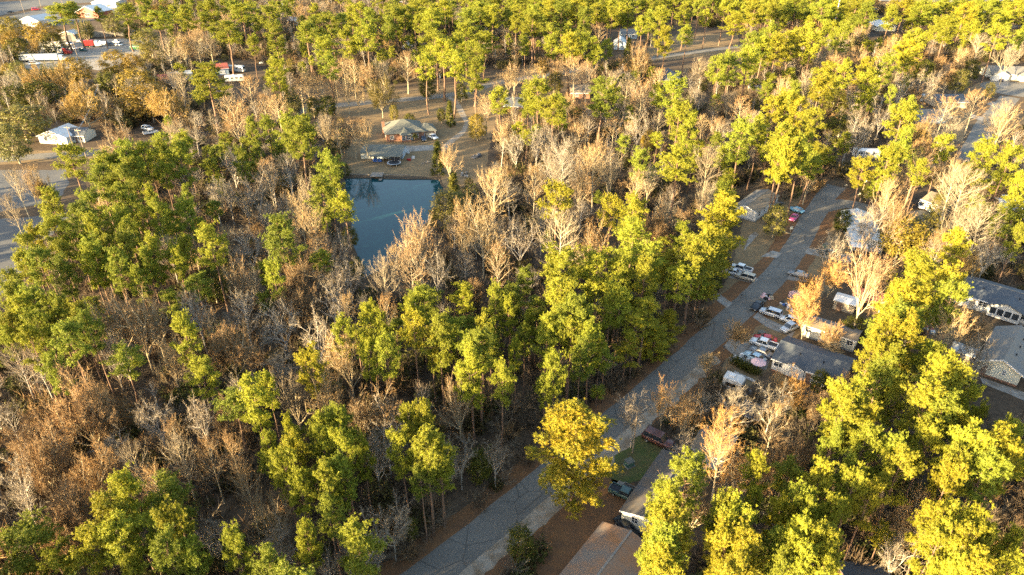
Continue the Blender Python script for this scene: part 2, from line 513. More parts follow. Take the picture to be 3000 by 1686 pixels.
drive([(1800, 1425), (1815, 1408), (1880, 1432), (1900, 1470), (1850, 1470)], seed=45)
drive([(2660, 622), (2700, 615), (2760, 640), (2740, 655), (2690, 650)], 'asphalt', seed=46)
sheet('flower_bed', gp((2280, 1082), (2260, 1092), (2450, 1180), (2470, 1165)), .009, M['straw'], .3, 1, 47)

# ------------------------------------------------------------------ buildings
def window(root, x, y, z, w, h, face, parent=None, m='glass', trim='trim', grid=True):
    """face: 'f' -y, 'b' +y, 'l' -x, 'r' +x ; x, y is the point on the wall"""
    o_, t_ = MB(), MB()
    e, k = .035, .10
    def bx(mb, a0, a1, z0, z1, d0, d1):
        if face == 'f': mb.box(x + a0, x + a1, y - d1, y - d0, z0, z1)
        elif face == 'b': mb.box(x + a0, x + a1, y + d0, y + d1, z0, z1)
        elif face == 'l': mb.box(x - d1, x - d0, y + a0, y + a1, z0, z1)
        else: mb.box(x + d0, x + d1, y + a0, y + a1, z0, z1)
    bx(o_, -w / 2, w / 2, z, z + h, -.05, e)
    pane = o_.build('window', M[m], parent or root)
    for a0, a1, z0, z1 in ((-w / 2 - k, -w / 2, z - k, z + h + k), (w / 2, w / 2 + k, z - k, z + h + k), (-w / 2, w / 2, z - k, z), (-w / 2, w / 2, z + h, z + h + k)):
        bx(t_, a0, a1, z0, z1, -.05, e + .03)
    if grid:
        bx(t_, -.03, .03, z, z + h, e - .01, e + .02)
        bx(t_, -w / 2, w / 2, z + h / 2 - .03, z + h / 2 + .03, e - .01, e + .015)
    t_.build('frame', M[trim], pane)
    return pane
def gable_walls(L_, W_, h, rise, ridge):
    a, b = L_ / 2, W_ / 2
    v = [(-a, -b, 0), (a, -b, 0), (a, b, 0), (-a, b, 0), (-a, -b, h), (a, -b, h), (a, b, h), (-a, b, h)]
    if ridge == 'x':
        v += [(-a, 0, h + rise), (a, 0, h + rise)]
        f = [(0, 1, 5, 4), (2, 3, 7, 6), (3, 0, 4, 8, 7), (1, 2, 6, 9, 5)]
    else:
        v += [(0, -b, h + rise), (0, b, h + rise)]
        f = [(0, 1, 5, 8, 4), (2, 3, 7, 9, 6), (3, 0, 4, 7), (1, 2, 6, 5)]
    return v, f
def gable_roof(L_, W_, h, rise, ridge, ov=.35, th=.14):
    mb = []
    if ridge == 'x':
        a, b = L_ / 2 + ov, W_ / 2
    else:
        a, b = W_ / 2 + ov, L_ / 2
    k = rise / b
    for s in (-1, 1):
        m_ = MB()
        y1, z1 = s * (b + ov), h - k * ov
        q = [(-a, 0, h + rise), (a, 0, h + rise), (a, y1, z1), (-a, y1, z1)]
        if ridge != 'x':
            q = [(p[1], p[0], p[2]) for p in q]
        lo = [(p[0], p[1], p[2] + .01) for p in q]
        hi = [(p[0], p[1], p[2] + .01 + th) for p in q]
        m_.hexa(lo, hi)
        mb.append(m_)
    return mb
FOOT = []
def house(name, label, cat, A, B, depth, h=2.7, rise=1.3, ridge='x', wall='white', roof='r_grey', wins=(), doors=(), roof2=None, skirt=None, ov=.35, group=None, chim=None, cap=False, z0=0.0, vents=0, hip=False):
    a, b = (G(*A), G(*B)) if len(A) == 2 else (Vector(A), Vector(B))
    t = (b - a); L_ = t.length; t.normalize()
    nrm = Vector((-t.y, t.x, 0))
    if nrm.y < 0 and abs(nrm.y) > .05 and nrm.dot((a + b) / 2) < 0:
        nrm = -nrm
    c = (a + b) / 2 + nrm * depth / 2
    r = thing(name, label, cat, (c.x, c.y, 0), math.atan2(t.y, t.x), group)
    FOOT.append((c, math.atan2(t.y, t.x), L_, depth))
    if nrm.dot(Vector((-t.y, t.x, 0))) < 0:
        r.rotation_euler.z += math.pi
    base = .5 if skirt else 0
    if skirt:
        MB().box(-L_ / 2 + .04, L_ / 2 - .04, -depth / 2 + .04, depth / 2 - .04, -.1, base).build('skirting', M[skirt], r)
    if hip:
        v = [(-L_ / 2, -depth / 2), (L_ / 2, -depth / 2), (L_ / 2, depth / 2), (-L_ / 2, depth / 2)]
        MB().slab(v, -.1, h).build('wall', M[wall], r)
        e = ov
        a_, b_ = L_ / 2 + e, depth / 2 + e
        k = min(a_, b_)
        rr = [(-a_ + k * .95, 0), (a_ - k * .95, 0)]
        lo = [(-a_, -b_, h), (a_, -b_, h), (a_, b_, h), (-a_, b_, h)]
        vv = lo + [(p[0], p[1], p[2] + .14) for p in lo] + [(rr[0][0], 0, h + rise), (rr[1][0], 0, h + rise)]
        MB().add(vv, [(3, 2, 1, 0), (0, 1, 5, 4), (1, 2, 6, 5), (2, 3, 7, 6), (3, 0, 4, 7), (4, 5, 9, 8), (6, 7, 8, 9), (5, 6, 9), (7, 4, 8)]).build('roof', M[roof], r)
        rf = r
    else:
        v, f = gable_walls(L_, depth, h, rise, ridge)
        MB().add([(p[0], p[1], p[2] if p[2] > .1 else base - .05) for p in v], f).build('wall', M[wall], r)
        sl_ = gable_roof(L_, depth, h, rise, ridge, ov)
        rf = sl_[0].build('roof', M[roof], r)
        sl_[1].build('roof', M[roof2 or roof], r)
        if cap:
            q = (L_ / 2 + ov, .15) if ridge == 'x' else (.15, depth / 2 + ov)
            MB().box(-q[0], q[0], -q[1], q[1], h + rise + .10, h + rise + .19).build('ridge_cap', M['r_grey' if roof != 'r_metal' else 'steel'], rf)
        for i in range(vents):
            s = -.35 + .7 * (i + .5) / max(1, vents)
            x_, y_ = (s * L_, -depth * .2) if ridge == 'x' else (L_ * .2, s * depth)
            zz = h + rise * (1 - .4)
            MB().tube([(x_, y_, zz), (x_, y_, zz + .55)], [.12, .12], 8).build('vent_pipe', M['black'], rf)
        # white barge boards along the near gable
        mb = MB()
        if ridge == 'y':
            for s in (-1, 1):
                e = L_ / 2 + ov
                zl = h - rise / (L_ / 2) * ov
                y_ = -depth / 2 - ov
                mb.hexa([(0, y_ - .04, h + rise - .16), (s * e, y_ - .04, zl - .16), (s * e, y_ - .01, zl - .16), (0, y_ - .01, h + rise - .16)],
                        [(0, y_ - .04, h + rise + .14), (s * e, y_ - .04, zl + .14), (s * e, y_ - .01, zl + .14), (0, y_ - .01, h + rise + .14)])
        else:
            mb.box(-L_ / 2 - ov, L_ / 2 + ov, -depth / 2 - ov - .05, -depth / 2 - ov - .015, h - rise / (depth / 2) * ov - .08, h - rise / (depth / 2) * ov + .14)
        mb.build('fascia', M['trim'], rf)
    for (fc, s, z, w_, hh) in wins:
        x_ = {'f': s * L_, 'b': s * L_, 'l': -L_ / 2, 'r': L_ / 2}[fc]
        y_ = {'f': -depth / 2, 'b': depth / 2, 'l': s * depth, 'r': s * depth}[fc]
        window(r, x_, y_, base + z, w_, hh, fc)
    for (fc, s, w_, hh, dm) in doors:
        x_ = s * L_ if fc in 'fb' else (-L_ / 2 if fc == 'l' else L_ / 2)
        y_ = s * depth if fc in 'lr' else (-depth / 2 if fc == 'f' else depth / 2)
        mb = MB()
        if fc == 'f': mb.box(x_ - w_ / 2, x_ + w_ / 2, y_ - .05, y_ + .05, base, base + hh)
        elif fc == 'r': mb.box(x_ - .05, x_ + .05, y_ - w_ / 2, y_ + w_ / 2, base, base + hh)
        else: mb.box(x_ - .05, x_ + .05, y_ - w_ / 2, y_ + w_ / 2, base, base + hh)
        dr = mb.build('door', M[dm], r)
        mb = MB()
        hx = x_ + w_ * .38 if fc == 'f' else x_
        mb.box(hx - .06, hx + .06, y_ - .11, y_ - .05, base + 1.0, base + 1.12) if fc == 'f' else mb.box(x_ + (.05 if fc == 'r' else -.11), x_ + (.11 if fc == 'r' else -.05), y_ + w_ * .35, y_ + w_ * .35 + .12, base + 1, base + 1.12)
        mb.build('handle', M['steel'], dr)
    if chim:
        x_, y_ = chim
        MB().box(x_ - .45, x_ + .45, y_ - .45, y_ + .45, h, h + rise + 1.0).build('chimney', M['brick'], rf)
    return r, L_, depth, h

# white double-wide by the street
r, L_, dp, h = house('mobile_home', 'white mobile home with rust streaked grey roof, end wall towards the pines by the street', 'mobile home', (2147, 634), (2211, 652), 15.5, 3.1, 1.0, 'y', 'white', 'r_grey',
      [('f', -.28, 1.0, .9, 1.2), ('r', -.35, .8, 1.0, 1.3), ('r', -.12, .8, 1.0, 1.3), ('r', .2, .8, 1.2, 1.3), ('r', .38, .8, 1.0, 1.3)], [('r', .04, .95, 2.05, 'trim')], 'r_tan', 'skirt', cap=True, vents=1)
MB().box(L_ / 2, L_ / 2 + 2.2, -1, 2.4, .38, .5).build('porch_deck', M['wood'], r)
for i in range(5):
    MB().box(L_ / 2 + 2.1, L_ / 2 + 2.2, -1 + i * .82, -.9 + i * .82, .5, 1.4).build('post', M['wood'], r)
MB().box(L_ / 2 + 2.08, L_ / 2 + 2.22, -1, 2.4, 1.4, 1.5).build('rail', M['wood'], r)
MB().box(L_ / 2 + 2.2, L_ / 2 + 2.9, .2, 1.4, .1, .25).build('step', M['wood'], r)
# grey metal roofed home
r, L_, dp, h = house('mobile_home', 'home under pale grey metal roof with white gable end and lean-to porch', 'mobile home', (2490, 734), (2583, 744), 19, 2.9, 1.1, 'y', 'white', 'r_metal',
      [('f', .12, 1.2, .5, .5), ('l', -.3, .9, 1.0, 1.2), ('l', .1, .9, 1.0, 1.2)], [('f', -.3, .95, 2.0, 'door')], None, 'skirt', cap=True, vents=2)
m_ = MB(); m_.hexa([(-L_ / 2 - .5, -dp / 2 - 2.6, 2.15), (-L_ / 2 + 3.4, -dp / 2 - 2.6, 2.15), (-L_ / 2 + 3.4, -dp / 2, 2.6), (-L_ / 2 - .5, -dp / 2, 2.6)],
                   [(-L_ / 2 - .5, -dp / 2 - 2.6, 2.25), (-L_ / 2 + 3.4, -dp / 2 - 2.6, 2.25), (-L_ / 2 + 3.4, -dp / 2, 2.7), (-L_ / 2 - .5, -dp / 2, 2.7)])
m_.build('porch_roof', M['r_white'], r)
for sx in (-L_ / 2 - .3, -L_ / 2 + 3.2):
    MB().box(sx - .07, sx + .07, -dp / 2 - 2.5, -dp / 2 - 2.36, 0, 2.16).build('post', M['trim'], r)
for i in range(9):
    y_ = -dp / 2 + dp * (i + 1) / 10
    for s in (-1, 1):
        MB().hexa([(0, y_ - .03, h + 1.26), (s * (L_ / 2 + .3), y_ - .03, h + .06), (s * (L_ / 2 + .3), y_ + .03, h + .06), (0, y_ + .03, h + 1.26)],
                  [(0, y_ - .03, h + 1.31), (s * (L_ / 2 + .3), y_ - .03, h + .11), (s * (L_ / 2 + .3), y_ + .03, h + .11), (0, y_ + .03, h + 1.31)]).build('roof_seam', M['steel'], r)
# charcoal roofed home
r, L_, dp, h = house('mobile_home', 'white double-wide home under a wide charcoal shingle roof beside the parked cars', 'mobile home', (2257, 1086), (2452, 1158), 9.0, 2.9, 1.5, 'x', 'white', 'r_dark',
      [('f', -.40, 1.0, 1.7, 1.2), ('f', -.12, 1.2, .7, .7), ('f', .2, 1.0, 1.2, 1.2), ('f', .38, 1.0, 1.2, 1.2), ('l', -.2, 1.0, 1.1, 1.2), ('l', .22, 1.0, 1.1, 1.2)], [('f', .05, .95, 2.0, 'door')], None, 'brick', vents=2)
m_ = MB(); gx = -L_ * .18
m_.hexa([(gx - 2.2, -dp / 2 - .6, 2.85), (gx, -dp / 2 - .6, 3.75), (gx, -.8, 3.75), (gx - 2.2, -2.5, 2.85)], [(gx - 2.2, -dp / 2 - .6, 2.97), (gx, -dp / 2 - .6, 3.87), (gx, -.8, 3.9), (gx - 2.2, -2.5, 3.2)])
m_.hexa([(gx, -dp / 2 - .6, 3.75), (gx + 2.2, -dp / 2 - .6, 2.85), (gx + 2.2, -2.5, 2.85), (gx, -.8, 3.75)], [(gx, -dp / 2 - .6, 3.87), (gx + 2.2, -dp / 2 - .6, 2.97), (gx + 2.2, -2.5, 3.2), (gx, -.8, 3.9)])
m_.build('porch_gable_roof', M['r_dark'], r)
MB().add([(gx - 2.0, -dp / 2 - .3, .45), (gx + 2.0, -dp / 2 - .3, .45), (gx + 2.0, -dp / 2 - .3, 2.9), (gx, -dp / 2 - .3, 3.7), (gx - 2.0, -dp / 2 - .3, 2.9), (gx - 2.0, -dp / 2 + .05, .45), (gx + 2.0, -dp / 2 + .05, .45), (gx + 2.0, -dp / 2 + .05, 2.9), (gx, -dp / 2 + .05, 3.7), (gx - 2.0, -dp / 2 + .05, 2.9)],
         [(0, 1, 2, 3, 4), (1, 6, 7, 2), (5, 0, 4, 9)]).build('gable_wall', M['white'], r)
# pale single-wide
house('mobile_home', 'narrow pale single-wide home with sagging awning behind the bare tree', 'mobile home', (2346, 984), (2498, 1034), 4.6, 2.7, .5, 'x', 'cream', 'r_tan',
      [('f', -.38, 1.0, 1.2, 1.2), ('f', -.1, 1.0, 1.1, 1.1), ('f', .16, 1.0, 1.1, 1.1), ('f', .4, 1.0, 1.1, 1.1), ('l', 0, 1.0, 1.4, 1.0)], [('f', .03, .9, 2.0, 'trim')], 'r_grey', 'skirt', .15)
house('shed', 'shed with pale flat metal roof next to the red carport', 'shed', (2438, 905), (2498, 922), 3.6, 2.3, .35, 'x', 'tan', 'r_white', [], [('f', -.2, 1.2, 1.9, 'door')], ov=.2)
house('shed', 'tiny white shed among the toys behind the parked vehicles', 'shed', (2330, 884), (2353, 888), 2.0, 1.7, .5, 'x', 'white', 'r_white', [], [('f', 0, .8, 1.5, 'bluewall')], ov=.12)
# red carport
a, b = G(2508, 905), G(2557, 916)
r = thing('carport', 'open carport with a faded red metal roof on white posts', 'carport', ((a + b) / 2 + Vector((1.2, 2.4, 0))), math.atan2((b - a).y, (b - a).x))
MB().hexa([(-3, -2.5, 2.2), (3, -2.5, 2.2), (3, 2.5, 2.6), (-3, 2.5, 2.6)], [(-3, -2.5, 2.3), (3, -2.5, 2.3), (3, 2.5, 2.7), (-3, 2.5, 2.7)]).build('roof', M['r_red'], r)
for sx in (-2.85, 2.85):
    for sy in (-2.35, 2.35):
        MB().box(sx - .08, sx + .08, sy - .08, sy + .08, -.05, 2.3 if sy < 0 else 2.65).build('post', M['trim'], r)
# brick house with hip roofs
r, L_, dp, h = house('brick_house', 'brown brick house with grey green hip roof above the pond', 'house', (1134, 417), (1243, 408), 13.5, 2.9, 3.4, 'x', 'brick', 'r_green',
      [('f', -.36, .9, 1.2, 1.3), ('f', .30, .9, 1.3, 1.3), ('l', -.2, .9, 1.2, 1.3)], [('f', .16, 1.0, 2.1, 'trim')], hip=True, ov=.6)
MB().box(L_ * -.12, L_ * .12, -dp / 2 - 2.0, -dp / 2 + .1, -.1, 2.75).build('bay_wall', M['brick'], r)
bw = L_ * .12
m_ = MB(); q = [(-bw - .5, -dp / 2 - 2.5, 2.76), (bw + .5, -dp / 2 - 2.5, 2.76), (bw + .5, -dp / 2 + 2.2, 2.76), (-bw - .5, -dp / 2 + 2.2, 2.76)]
m_.add(q + [(0, -dp / 2 - .2, 4.5), (0, -dp / 2 + 2.6, 4.5)], [(3, 2, 1, 0), (0, 1, 4), (1, 2, 5, 4), (3, 0, 4, 5), (2, 3, 5)])
m_.build('bay_roof', M['r_green'], r)
window(r, -bw * .5, -dp / 2 - 2.0, .9, 1.0, 1.6, 'f')
window(r, bw * .5, -dp / 2 - 2.0, .9, 1.0, 1.6, 'f')
gx0, gx1 = L_ / 2 - .05, L_ / 2 + 4.6
MB().box(gx0, gx1, -dp / 2 + .8, dp / 2 - 4.5, -.1, 2.7).build('garage_wall', M['brick'], r)
q = [(gx0 - 1.6, -dp / 2 + .2, 2.71), (gx1 + .5, -dp / 2 + .2, 2.71), (gx1 + .5, dp / 2 - 4.0, 2.71), (gx0 - 1.6, dp / 2 - 4.0, 2.71)]
cy = (-dp / 2 + .2 + dp / 2 - 4.0) / 2
MB().add(q + [(gx0 + 1.4, cy, 4.7), (gx0 + 2.0, cy, 4.7)], [(3, 2, 1, 0), (0, 1, 5, 4), (1, 2, 5), (2, 3, 4, 5), (3, 0, 4)]).build('garage_roof', M['r_green'], r)
MB().box(gx0 + .8, gx1 - .8, -dp / 2 + .72, -dp / 2 + .82, 0, 2.2).build('garage_door', M['tan'], r)
for sx in (gx0 + .3, gx1 - .25):
    MB().box(sx - .12, sx + .12, -dp / 2 + .62, -dp / 2 + .80, 0, 2.7).build('post', M['trim'], r)
MB().box(-L_ / 2 - .55, -L_ / 2 + .35, 1.6, 2.6, 0, 5.2).build('chimney', M['brick'], r)
# pond shed with open front
a, b = G(1090, 478), G(1176, 479)
t = (b - a); L_ = t.length
r = thing('pond_shed', 'long open fronted shed with grey green metal roof above the pond', 'shed', ((a + b) / 2 + Vector((0, 6.0, 0))), math.atan2(t.y, t.x))
MB().hexa([(-L_ / 2 - .3, -6.2, 2.25), (L_ / 2 + .3, -6.2, 2.25), (L_ / 2 + .3, 2.0, 3.7), (-L_ / 2 - .3, 2.0, 3.7)], [(-L_ / 2 - .3, -6.2, 2.37), (L_ / 2 + .3, -6.2, 2.37), (L_ / 2 + .3, 2.0, 3.82), (-L_ / 2 - .3, 2.0, 3.82)]).build('roof', M['r_green'], r)
MB().hexa([(-L_ / 2 - .3, 2.01, 3.7), (L_ / 2 + .3, 2.01, 3.7), (L_ / 2 + .3, 5.6, 2.6), (-L_ / 2 - .3, 5.6, 2.6)], [(-L_ / 2 - .3, 2.01, 3.82), (L_ / 2 + .3, 2.01, 3.82), (L_ / 2 + .3, 5.6, 2.72), (-L_ / 2 - .3, 5.6, 2.72)]).build('roof', M['r_green'], r)
MB().box(-L_ / 2, L_ / 2, -1.5, 5.2, 0, 2.55).build('wall', M['bluewall'], r)
MB().box(-L_ / 2 - 4.4, -L_ / 2 - .02, -2.2, 4.8, 0, 2.3).build('annex_wall', M['cream'], r)
MB().hexa([(-L_ / 2 - 4.7, -2.5, 2.3), (-L_ / 2 - .02, -2.5, 2.3), (-L_ / 2 - .02, 5.1, 2.7), (-L_ / 2 - 4.7, 5.1, 2.7)], [(-L_ / 2 - 4.7, -2.5, 2.42), (-L_ / 2 - .02, -2.5, 2.42), (-L_ / 2 - .02, 5.1, 2.82), (-L_ / 2 - 4.7, 5.1, 2.82)]).build('annex_roof', M['r_green'], r)
for i in range(6):
    x_ = -L_ / 2 + .1 + i * (L_ - .2) / 5
    MB().box(x_ - .09, x_ + .09, -6.0, -5.82, 0, 2.3).build('post', M['wood'], r)
MB().box(-L_ / 2 + .3, -L_ / 2 + 3.2, -4.8, -4.0, 0, .9).build('counter', M['blue'], r)
MB().box(L_ / 2 - 3.2, L_ / 2 - .4, -5.9, -5.8, .2, 2.1).build('screen_panel', M['black'], r)
# dock with a boat shelter deck, pieces one by one
a = G(1089, 512)
r = thing('dock', 'small grey plank dock on posts at the edge of the pond', 'dock', (a.x + 2.0, a.y - 1.2, 0), 0)
for i in range(10):
    MB().box(-2.0, 2.0, -2.0 + i * .4, -1.64 + i * .4, .42, .48).build('plank', M['wood'], r)
for sx in (-1.85, 1.85):
    for sy in (-1.9, 1.9):
        MB().tube([(sx, sy, -1.1), (sx, sy, .42)], [.09, .09], 7).build('post', M['wood'], r)
MB().box(1.0, 2.0, -3.6, -2.02, -.25, -.17).build('ramp', M['wood'], r)
# bulkhead along the pond edge
q0, q1 = G(1012, 513), G(1200, 515)
r = thing('bulkhead', 'low grey timber bulkhead along the pond edge below the yard', 'retaining wall', (q0 + q1) / 2, math.atan2((q1 - q0).y, (q1 - q0).x))
LL = (q1 - q0).length
for i in range(12):
    MB().box(-LL / 2 + i * LL / 12 + .02, -LL / 2 + (i + 1) * LL / 12 - .02, -.08, .08, -.4, .28 + .02 * (i % 3)).build('plank', M['wood'], r)
# trampoline
a = G(1155, 484)
r = thing('trampoline', 'round black trampoline with pale rim in front of the pond shed', 'trampoline', (a.x, a.y, 0))
MB().tube([(0, 0, .86), (0, 0, .90)], [2.0, 2.0], 24).build('mat', M['black'], r)
v, f = [], []
for i in range(24):
    an = i * math.pi / 12
    for rr_, zz in ((2.0, .92), (2.35, .92), (2.35, .84), (2.0, .84)):
        v.append((rr_ * math.cos(an), rr_ * math.sin(an), zz))
for i in range(24):
    j = (i + 1) % 24
    for k in range(4):
        f.append((i * 4 + k, j * 4 + k, j * 4 + (k + 1) % 4, i * 4 + (k + 1) % 4))
MB().add(v, f).build('rim_pad', M['r_metal'], r)
for i in range(6):
    an = i * math.pi / 3
    MB().tube([(2.2 * math.cos(an), 2.2 * math.sin(an), 0), (2.2 * math.cos(an), 2.2 * math.sin(an), .86)], [.04, .04], 6).build('leg', M['steel'], r)

# long white house and cream gabled house on the next street
r, L_, dp, h = house('long_house', 'long white house with dark roof and gabled sunroom windows', 'house', (2762, 880), (3060, 974), 10.5, 2.9, 1.7, 'x', 'white', 'r_dark',
      [('f', -.30, .9, 1.5, 1.2), ('f', -.12, .9, 1.5, 1.2), ('f', .25, .8, 2.6, 1.5), ('f', .40, .8, 2.2, 1.4)], [('f', -.22, 1.0, 2.0, 'tan')], None, 'skirt', cap=True, vents=2)
gx = L_ * .10
MB().add([(gx - 3, -dp / 2 - .9, .2), (gx + 3, -dp / 2 - .9, .2), (gx + 3, -dp / 2 - .9, 2.9), (gx, -dp / 2 - .9, 4.1), (gx - 3, -dp / 2 - .9, 2.9), (gx - 3, -dp / 2 + .1, .2), (gx + 3, -dp / 2 + .1, .2), (gx + 3, -dp / 2 + .1, 2.9), (gx, -dp / 2 + .1, 4.1), (gx - 3, -dp / 2 + .1, 2.9)],
         [(0, 1, 2, 3, 4), (1, 6, 7, 2), (5, 0, 4, 9)]).build('sunroom_wall', M['white'], r)
for s in (-1, 1):
    MB().hexa([(gx, -dp / 2 - 1.3, 4.12), (gx + s * 3.5, -dp / 2 - 1.3, 2.75), (gx + s * 3.5, -dp / 2 + 1.2, 2.95), (gx, -dp / 2 + 3.6, 4.15)], [(gx, -dp / 2 - 1.3, 4.26), (gx + s * 3.5, -dp / 2 - 1.3, 2.88), (gx + s * 3.5, -dp / 2 + 1.2, 3.35), (gx, -dp / 2 + 3.6, 4.3)]).build('sunroom_roof', M['r_dark'], r)
for i in range(4):
    window(r, gx - 2.1 + i * 1.4, -dp / 2 - .9, 1.0, 1.15, 1.5, 'f', grid=False)
r, L_, dp, h = house('gabled_house', 'house with tall cream gable end and wide grey roof beside a concrete walk', 'house', (2856, 1092), (2977, 1136), 15, 3.1, 1.7, 'y', 'cream', 'r_grey',
      [('f', .12, 1.1, .35, .9), ('r', -.3, .9, 1.4, 1.3), ('r', 0, .9, 1.4, 1.3)], [('f', -.34, .9, 2.0, 'door')], None, 'brick', cap=False, vents=3, ov=.5)
house('shed', 'cream metal garden shed with brown end beside the cream gabled house', 'shed', (2775, 1050), (2845, 1075), 3.4, 2.2, .5, 'x', 'door', 'r_metal', [], [('f', .2, 1.2, 1.8, 'tan')], ov=.15)
# houses along the near end of the street
r, L_, dp, h = house('brown_roof_house', 'house whose low grey roof is half covered with brown pine litter', 'house', (3.2, 54.2, 0), (9.9, 49.1, 0), 16.0, 2.7, 1.25, 'y', 'tan', 'r_brown',
      [('l', -.2, .9, 1.2, 1.2), ('l', .25, .9, 1.2, 1.2)], [('l', .05, .9, 2.0, 'door')], 'r_brown', 'skirt', cap=True, ov=.3)
r.rotation_euler.z += 0
r, L_, dp, h = house('trailer_house', 'house with pale green end wall and dark stained roof next to the utility trailer', 'house', (1818, 1536), (1946, 1600), 14.5, 2.9, .95, 'y', 'cream', 'r_stain',
      [('f', -.2, 1.2, .9, 1.0), ('l', -.15, .9, 1.1, 1.1), ('l', .25, .9, 1.1, 1.1)], [], 'r_dark', 'skirt', cap=True, ov=.3)
house('garage', 'low garage with pale weathered flat roof among the bare trees', 'garage', (2018, 1345), (2112, 1385), 6.5, 2.5, .35, 'x', 'tan', 'r_tan', [], [('f', -.15, 2.4, 2.0, 'trim'), ('f', .28, 2.4, 2.0, 'trim')], 'r_grey', ov=.2)
house('corner_house', 'house with nearly black roof under the pines behind the grove', 'house', (2490, 1850), (2620, 1865), 8, 2.8, 1.8, 'x', 'brick', 'r_dark', [('f', -.2, .9, 1.2, 1.2)], [('f', .1, 1, 2, 'door')], 'r_dark', ov=.4)
house('shed', 'teal roofed shed in the bare trees across from the pine belt', 'shed', (2160, 1240), (2215, 1260), 4, 2.2, .4, 'x', 'tan', 'r_dark', [], [('f', 0, 1.4, 1.9, 'door')], ov=.2)
# the turning circle and court
r, L_, dp, h = house('garage_house', 'house with white gabled garage on the turning circle', 'house', (2903, 234), (3060, 240), 14, 2.9, 2.4, 'x', 'cream', 'r_grey', [('f', .1, .9, 1.6, 1.4), ('f', .3, .9, 1.6, 1.4)], [('f', .2, 1.0, 2.1, 'door')], ov=.5)
for gx, gw, dm in ((-L_ * .37, 3.6, 'trim'), (L_ * .16, 3.6, None)):
    MB().add([(gx - gw, -dp / 2 - 2.2, 0), (gx + gw, -dp / 2 - 2.2, 0), (gx + gw, -dp / 2 - 2.2, 2.8), (gx, -dp / 2 - 2.2, 4.7), (gx - gw, -dp / 2 - 2.2, 2.8), (gx - gw, -dp / 2 + .1, 0), (gx + gw, -dp / 2 + .1, 0), (gx + gw, -dp / 2 + .1, 2.8), (gx, -dp / 2 + .1, 4.7), (gx - gw, -dp / 2 + .1, 2.8)],
             [(0, 1, 2, 3, 4), (1, 6, 7, 2), (5, 0, 4, 9)]).build('gable_wall', M['white'], r)
    for s in (-1, 1):
        MB().hexa([(gx, -dp / 2 - 2.7, 4.72), (gx + s * (gw + .4), -dp / 2 - 2.7, 2.6), (gx + s * (gw + .4), -dp / 2 + 1, 2.9), (gx, -dp / 2 + 5.4, 4.75)], [(gx, -dp / 2 - 2.7, 4.88), (gx + s * (gw + .4), -dp / 2 - 2.7, 2.76), (gx + s * (gw + .4), -dp / 2 + 1, 3.3), (gx, -dp / 2 + 5.4, 4.95)]).build('gable_roof', M['r_grey'], r)
    if dm:
        gd = MB().box(gx - 2.5, gx + 2.5, -dp / 2 - 2.28, -dp / 2 - 2.18, 0, 2.2).build('garage_door', M['trim'], r)
        for i in range(3):
            MB().box(gx - 2.5, gx + 2.5, -dp / 2 - 2.31, -dp / 2 - 2.285, .5 + i * .55, .53 + i * .55).build('panel_joint', M['skirt'], gd)
    else:
        window(r, gx - 1, -dp / 2 - 2.2, .8, 1.4, 1.5, 'f'); window(r, gx + 1.4, -dp / 2 - 2.2, .8, 1.4, 1.5, 'f')
house('court_house', 'low house with dark grey roof between the court road and the wood', 'house', (2745, 318), (2830, 318), 11, 2.7, 1.9, 'x', 'tan', 'r_dark', [('f', -.25, .9, 1.4, 1.2), ('f', .2, .9, 1.4, 1.2)], [('f', 0, 1, 2, 'trim')], ov=.4)
house('court_house', 'grey house hidden behind bare trees opposite the turning circle', 'house', (2700, 362), (2780, 362), 9, 2.7, 1.7, 'x', 'bluewall', 'r_grey', [('f', -.25, .9, 1.4, 1.2), ('f', .25, .9, 1.4, 1.2)], [('f', 0, 1, 2, 'trim')], ov=.4)
# scattered far houses
house('tan_house', 'tan house with three white framed windows behind two parked cars', 'house', (2696, 610), (2764, 634), 8, 2.7, 1.5, 'x', 'tan', 'r_tan', [('f', -.38, .8, 1.3, 1.2), ('f', -.2, .8, 1.6, 1.2), ('f', .25, .8, 1.5, 1.2)], [('f', .02, 1, 2, 'trim')], None, 'white', ov=.4)
house('house', 'house with pale blue grey roof behind the white van', 'house', (2925, 640), (3040, 655), 9, 2.7, 1.3, 'x', 'white', 'r_metal', [('f', -.3, .9, 1.3, 1.2)], [('f', 0, 1, 2, 'door')], ov=.4)
house('house', 'blue grey house with gable wall facing the wood, with the pale roof', 'house', (1798, 146), (1836, 147), 14, 2.8, 2.4, 'y', 'bluewall', 'r_metal', [('f', .2, 1, .8, 1.2)], [], ov=.3)
house('house', 'blue grey house with dark roof, behind its neighbour', 'house', (1820, 114), (1866, 114), 10, 2.8, 2.2, 'x', 'bluewall', 'r_grey', [('f', -.2, 1, 1.3, 1.2), ('f', .25, 1, 1.3, 1.2)], [('f', 0, 1, 2, 'trim')], ov=.4)
house('house', 'house with broad white roof in the far pines, blazing in the sun', 'house', (2568, 92), (2622, 92), 15, 3.0, 2.4, 'y', 'cream', 'r_white', [('f', .1, 1, 1.0, 1.0)], [], ov=.4)
house('house', 'white walled house by the power line at the wood edge', 'house', (2945, 106), (3040, 108), 12, 2.9, 2.6, 'x', 'white', 'r_dark', [('f', -.2, 1, 1.3, 1.2)], [('f', 0, 1, 2, 'door')], ov=.4)
house('house', 'house with plain brown roof in the pale wood', 'house', (1672, 290), (1728, 290), 10, 2.7, 2.2, 'x', 'brick', 'r_tan', [('f', -.2, 1, 1.2, 1.2)], [('f', .1, 1, 2, 'door')], ov=.4)
house('house', 'house with near black roof and white gutter in the pale wood', 'house', (1946, 252), (1995, 252), 14, 2.8, 2.4, 'y', 'white', 'r_dark', [('f', -.2, 1, 1.2, 1.2)], [], ov=.4)
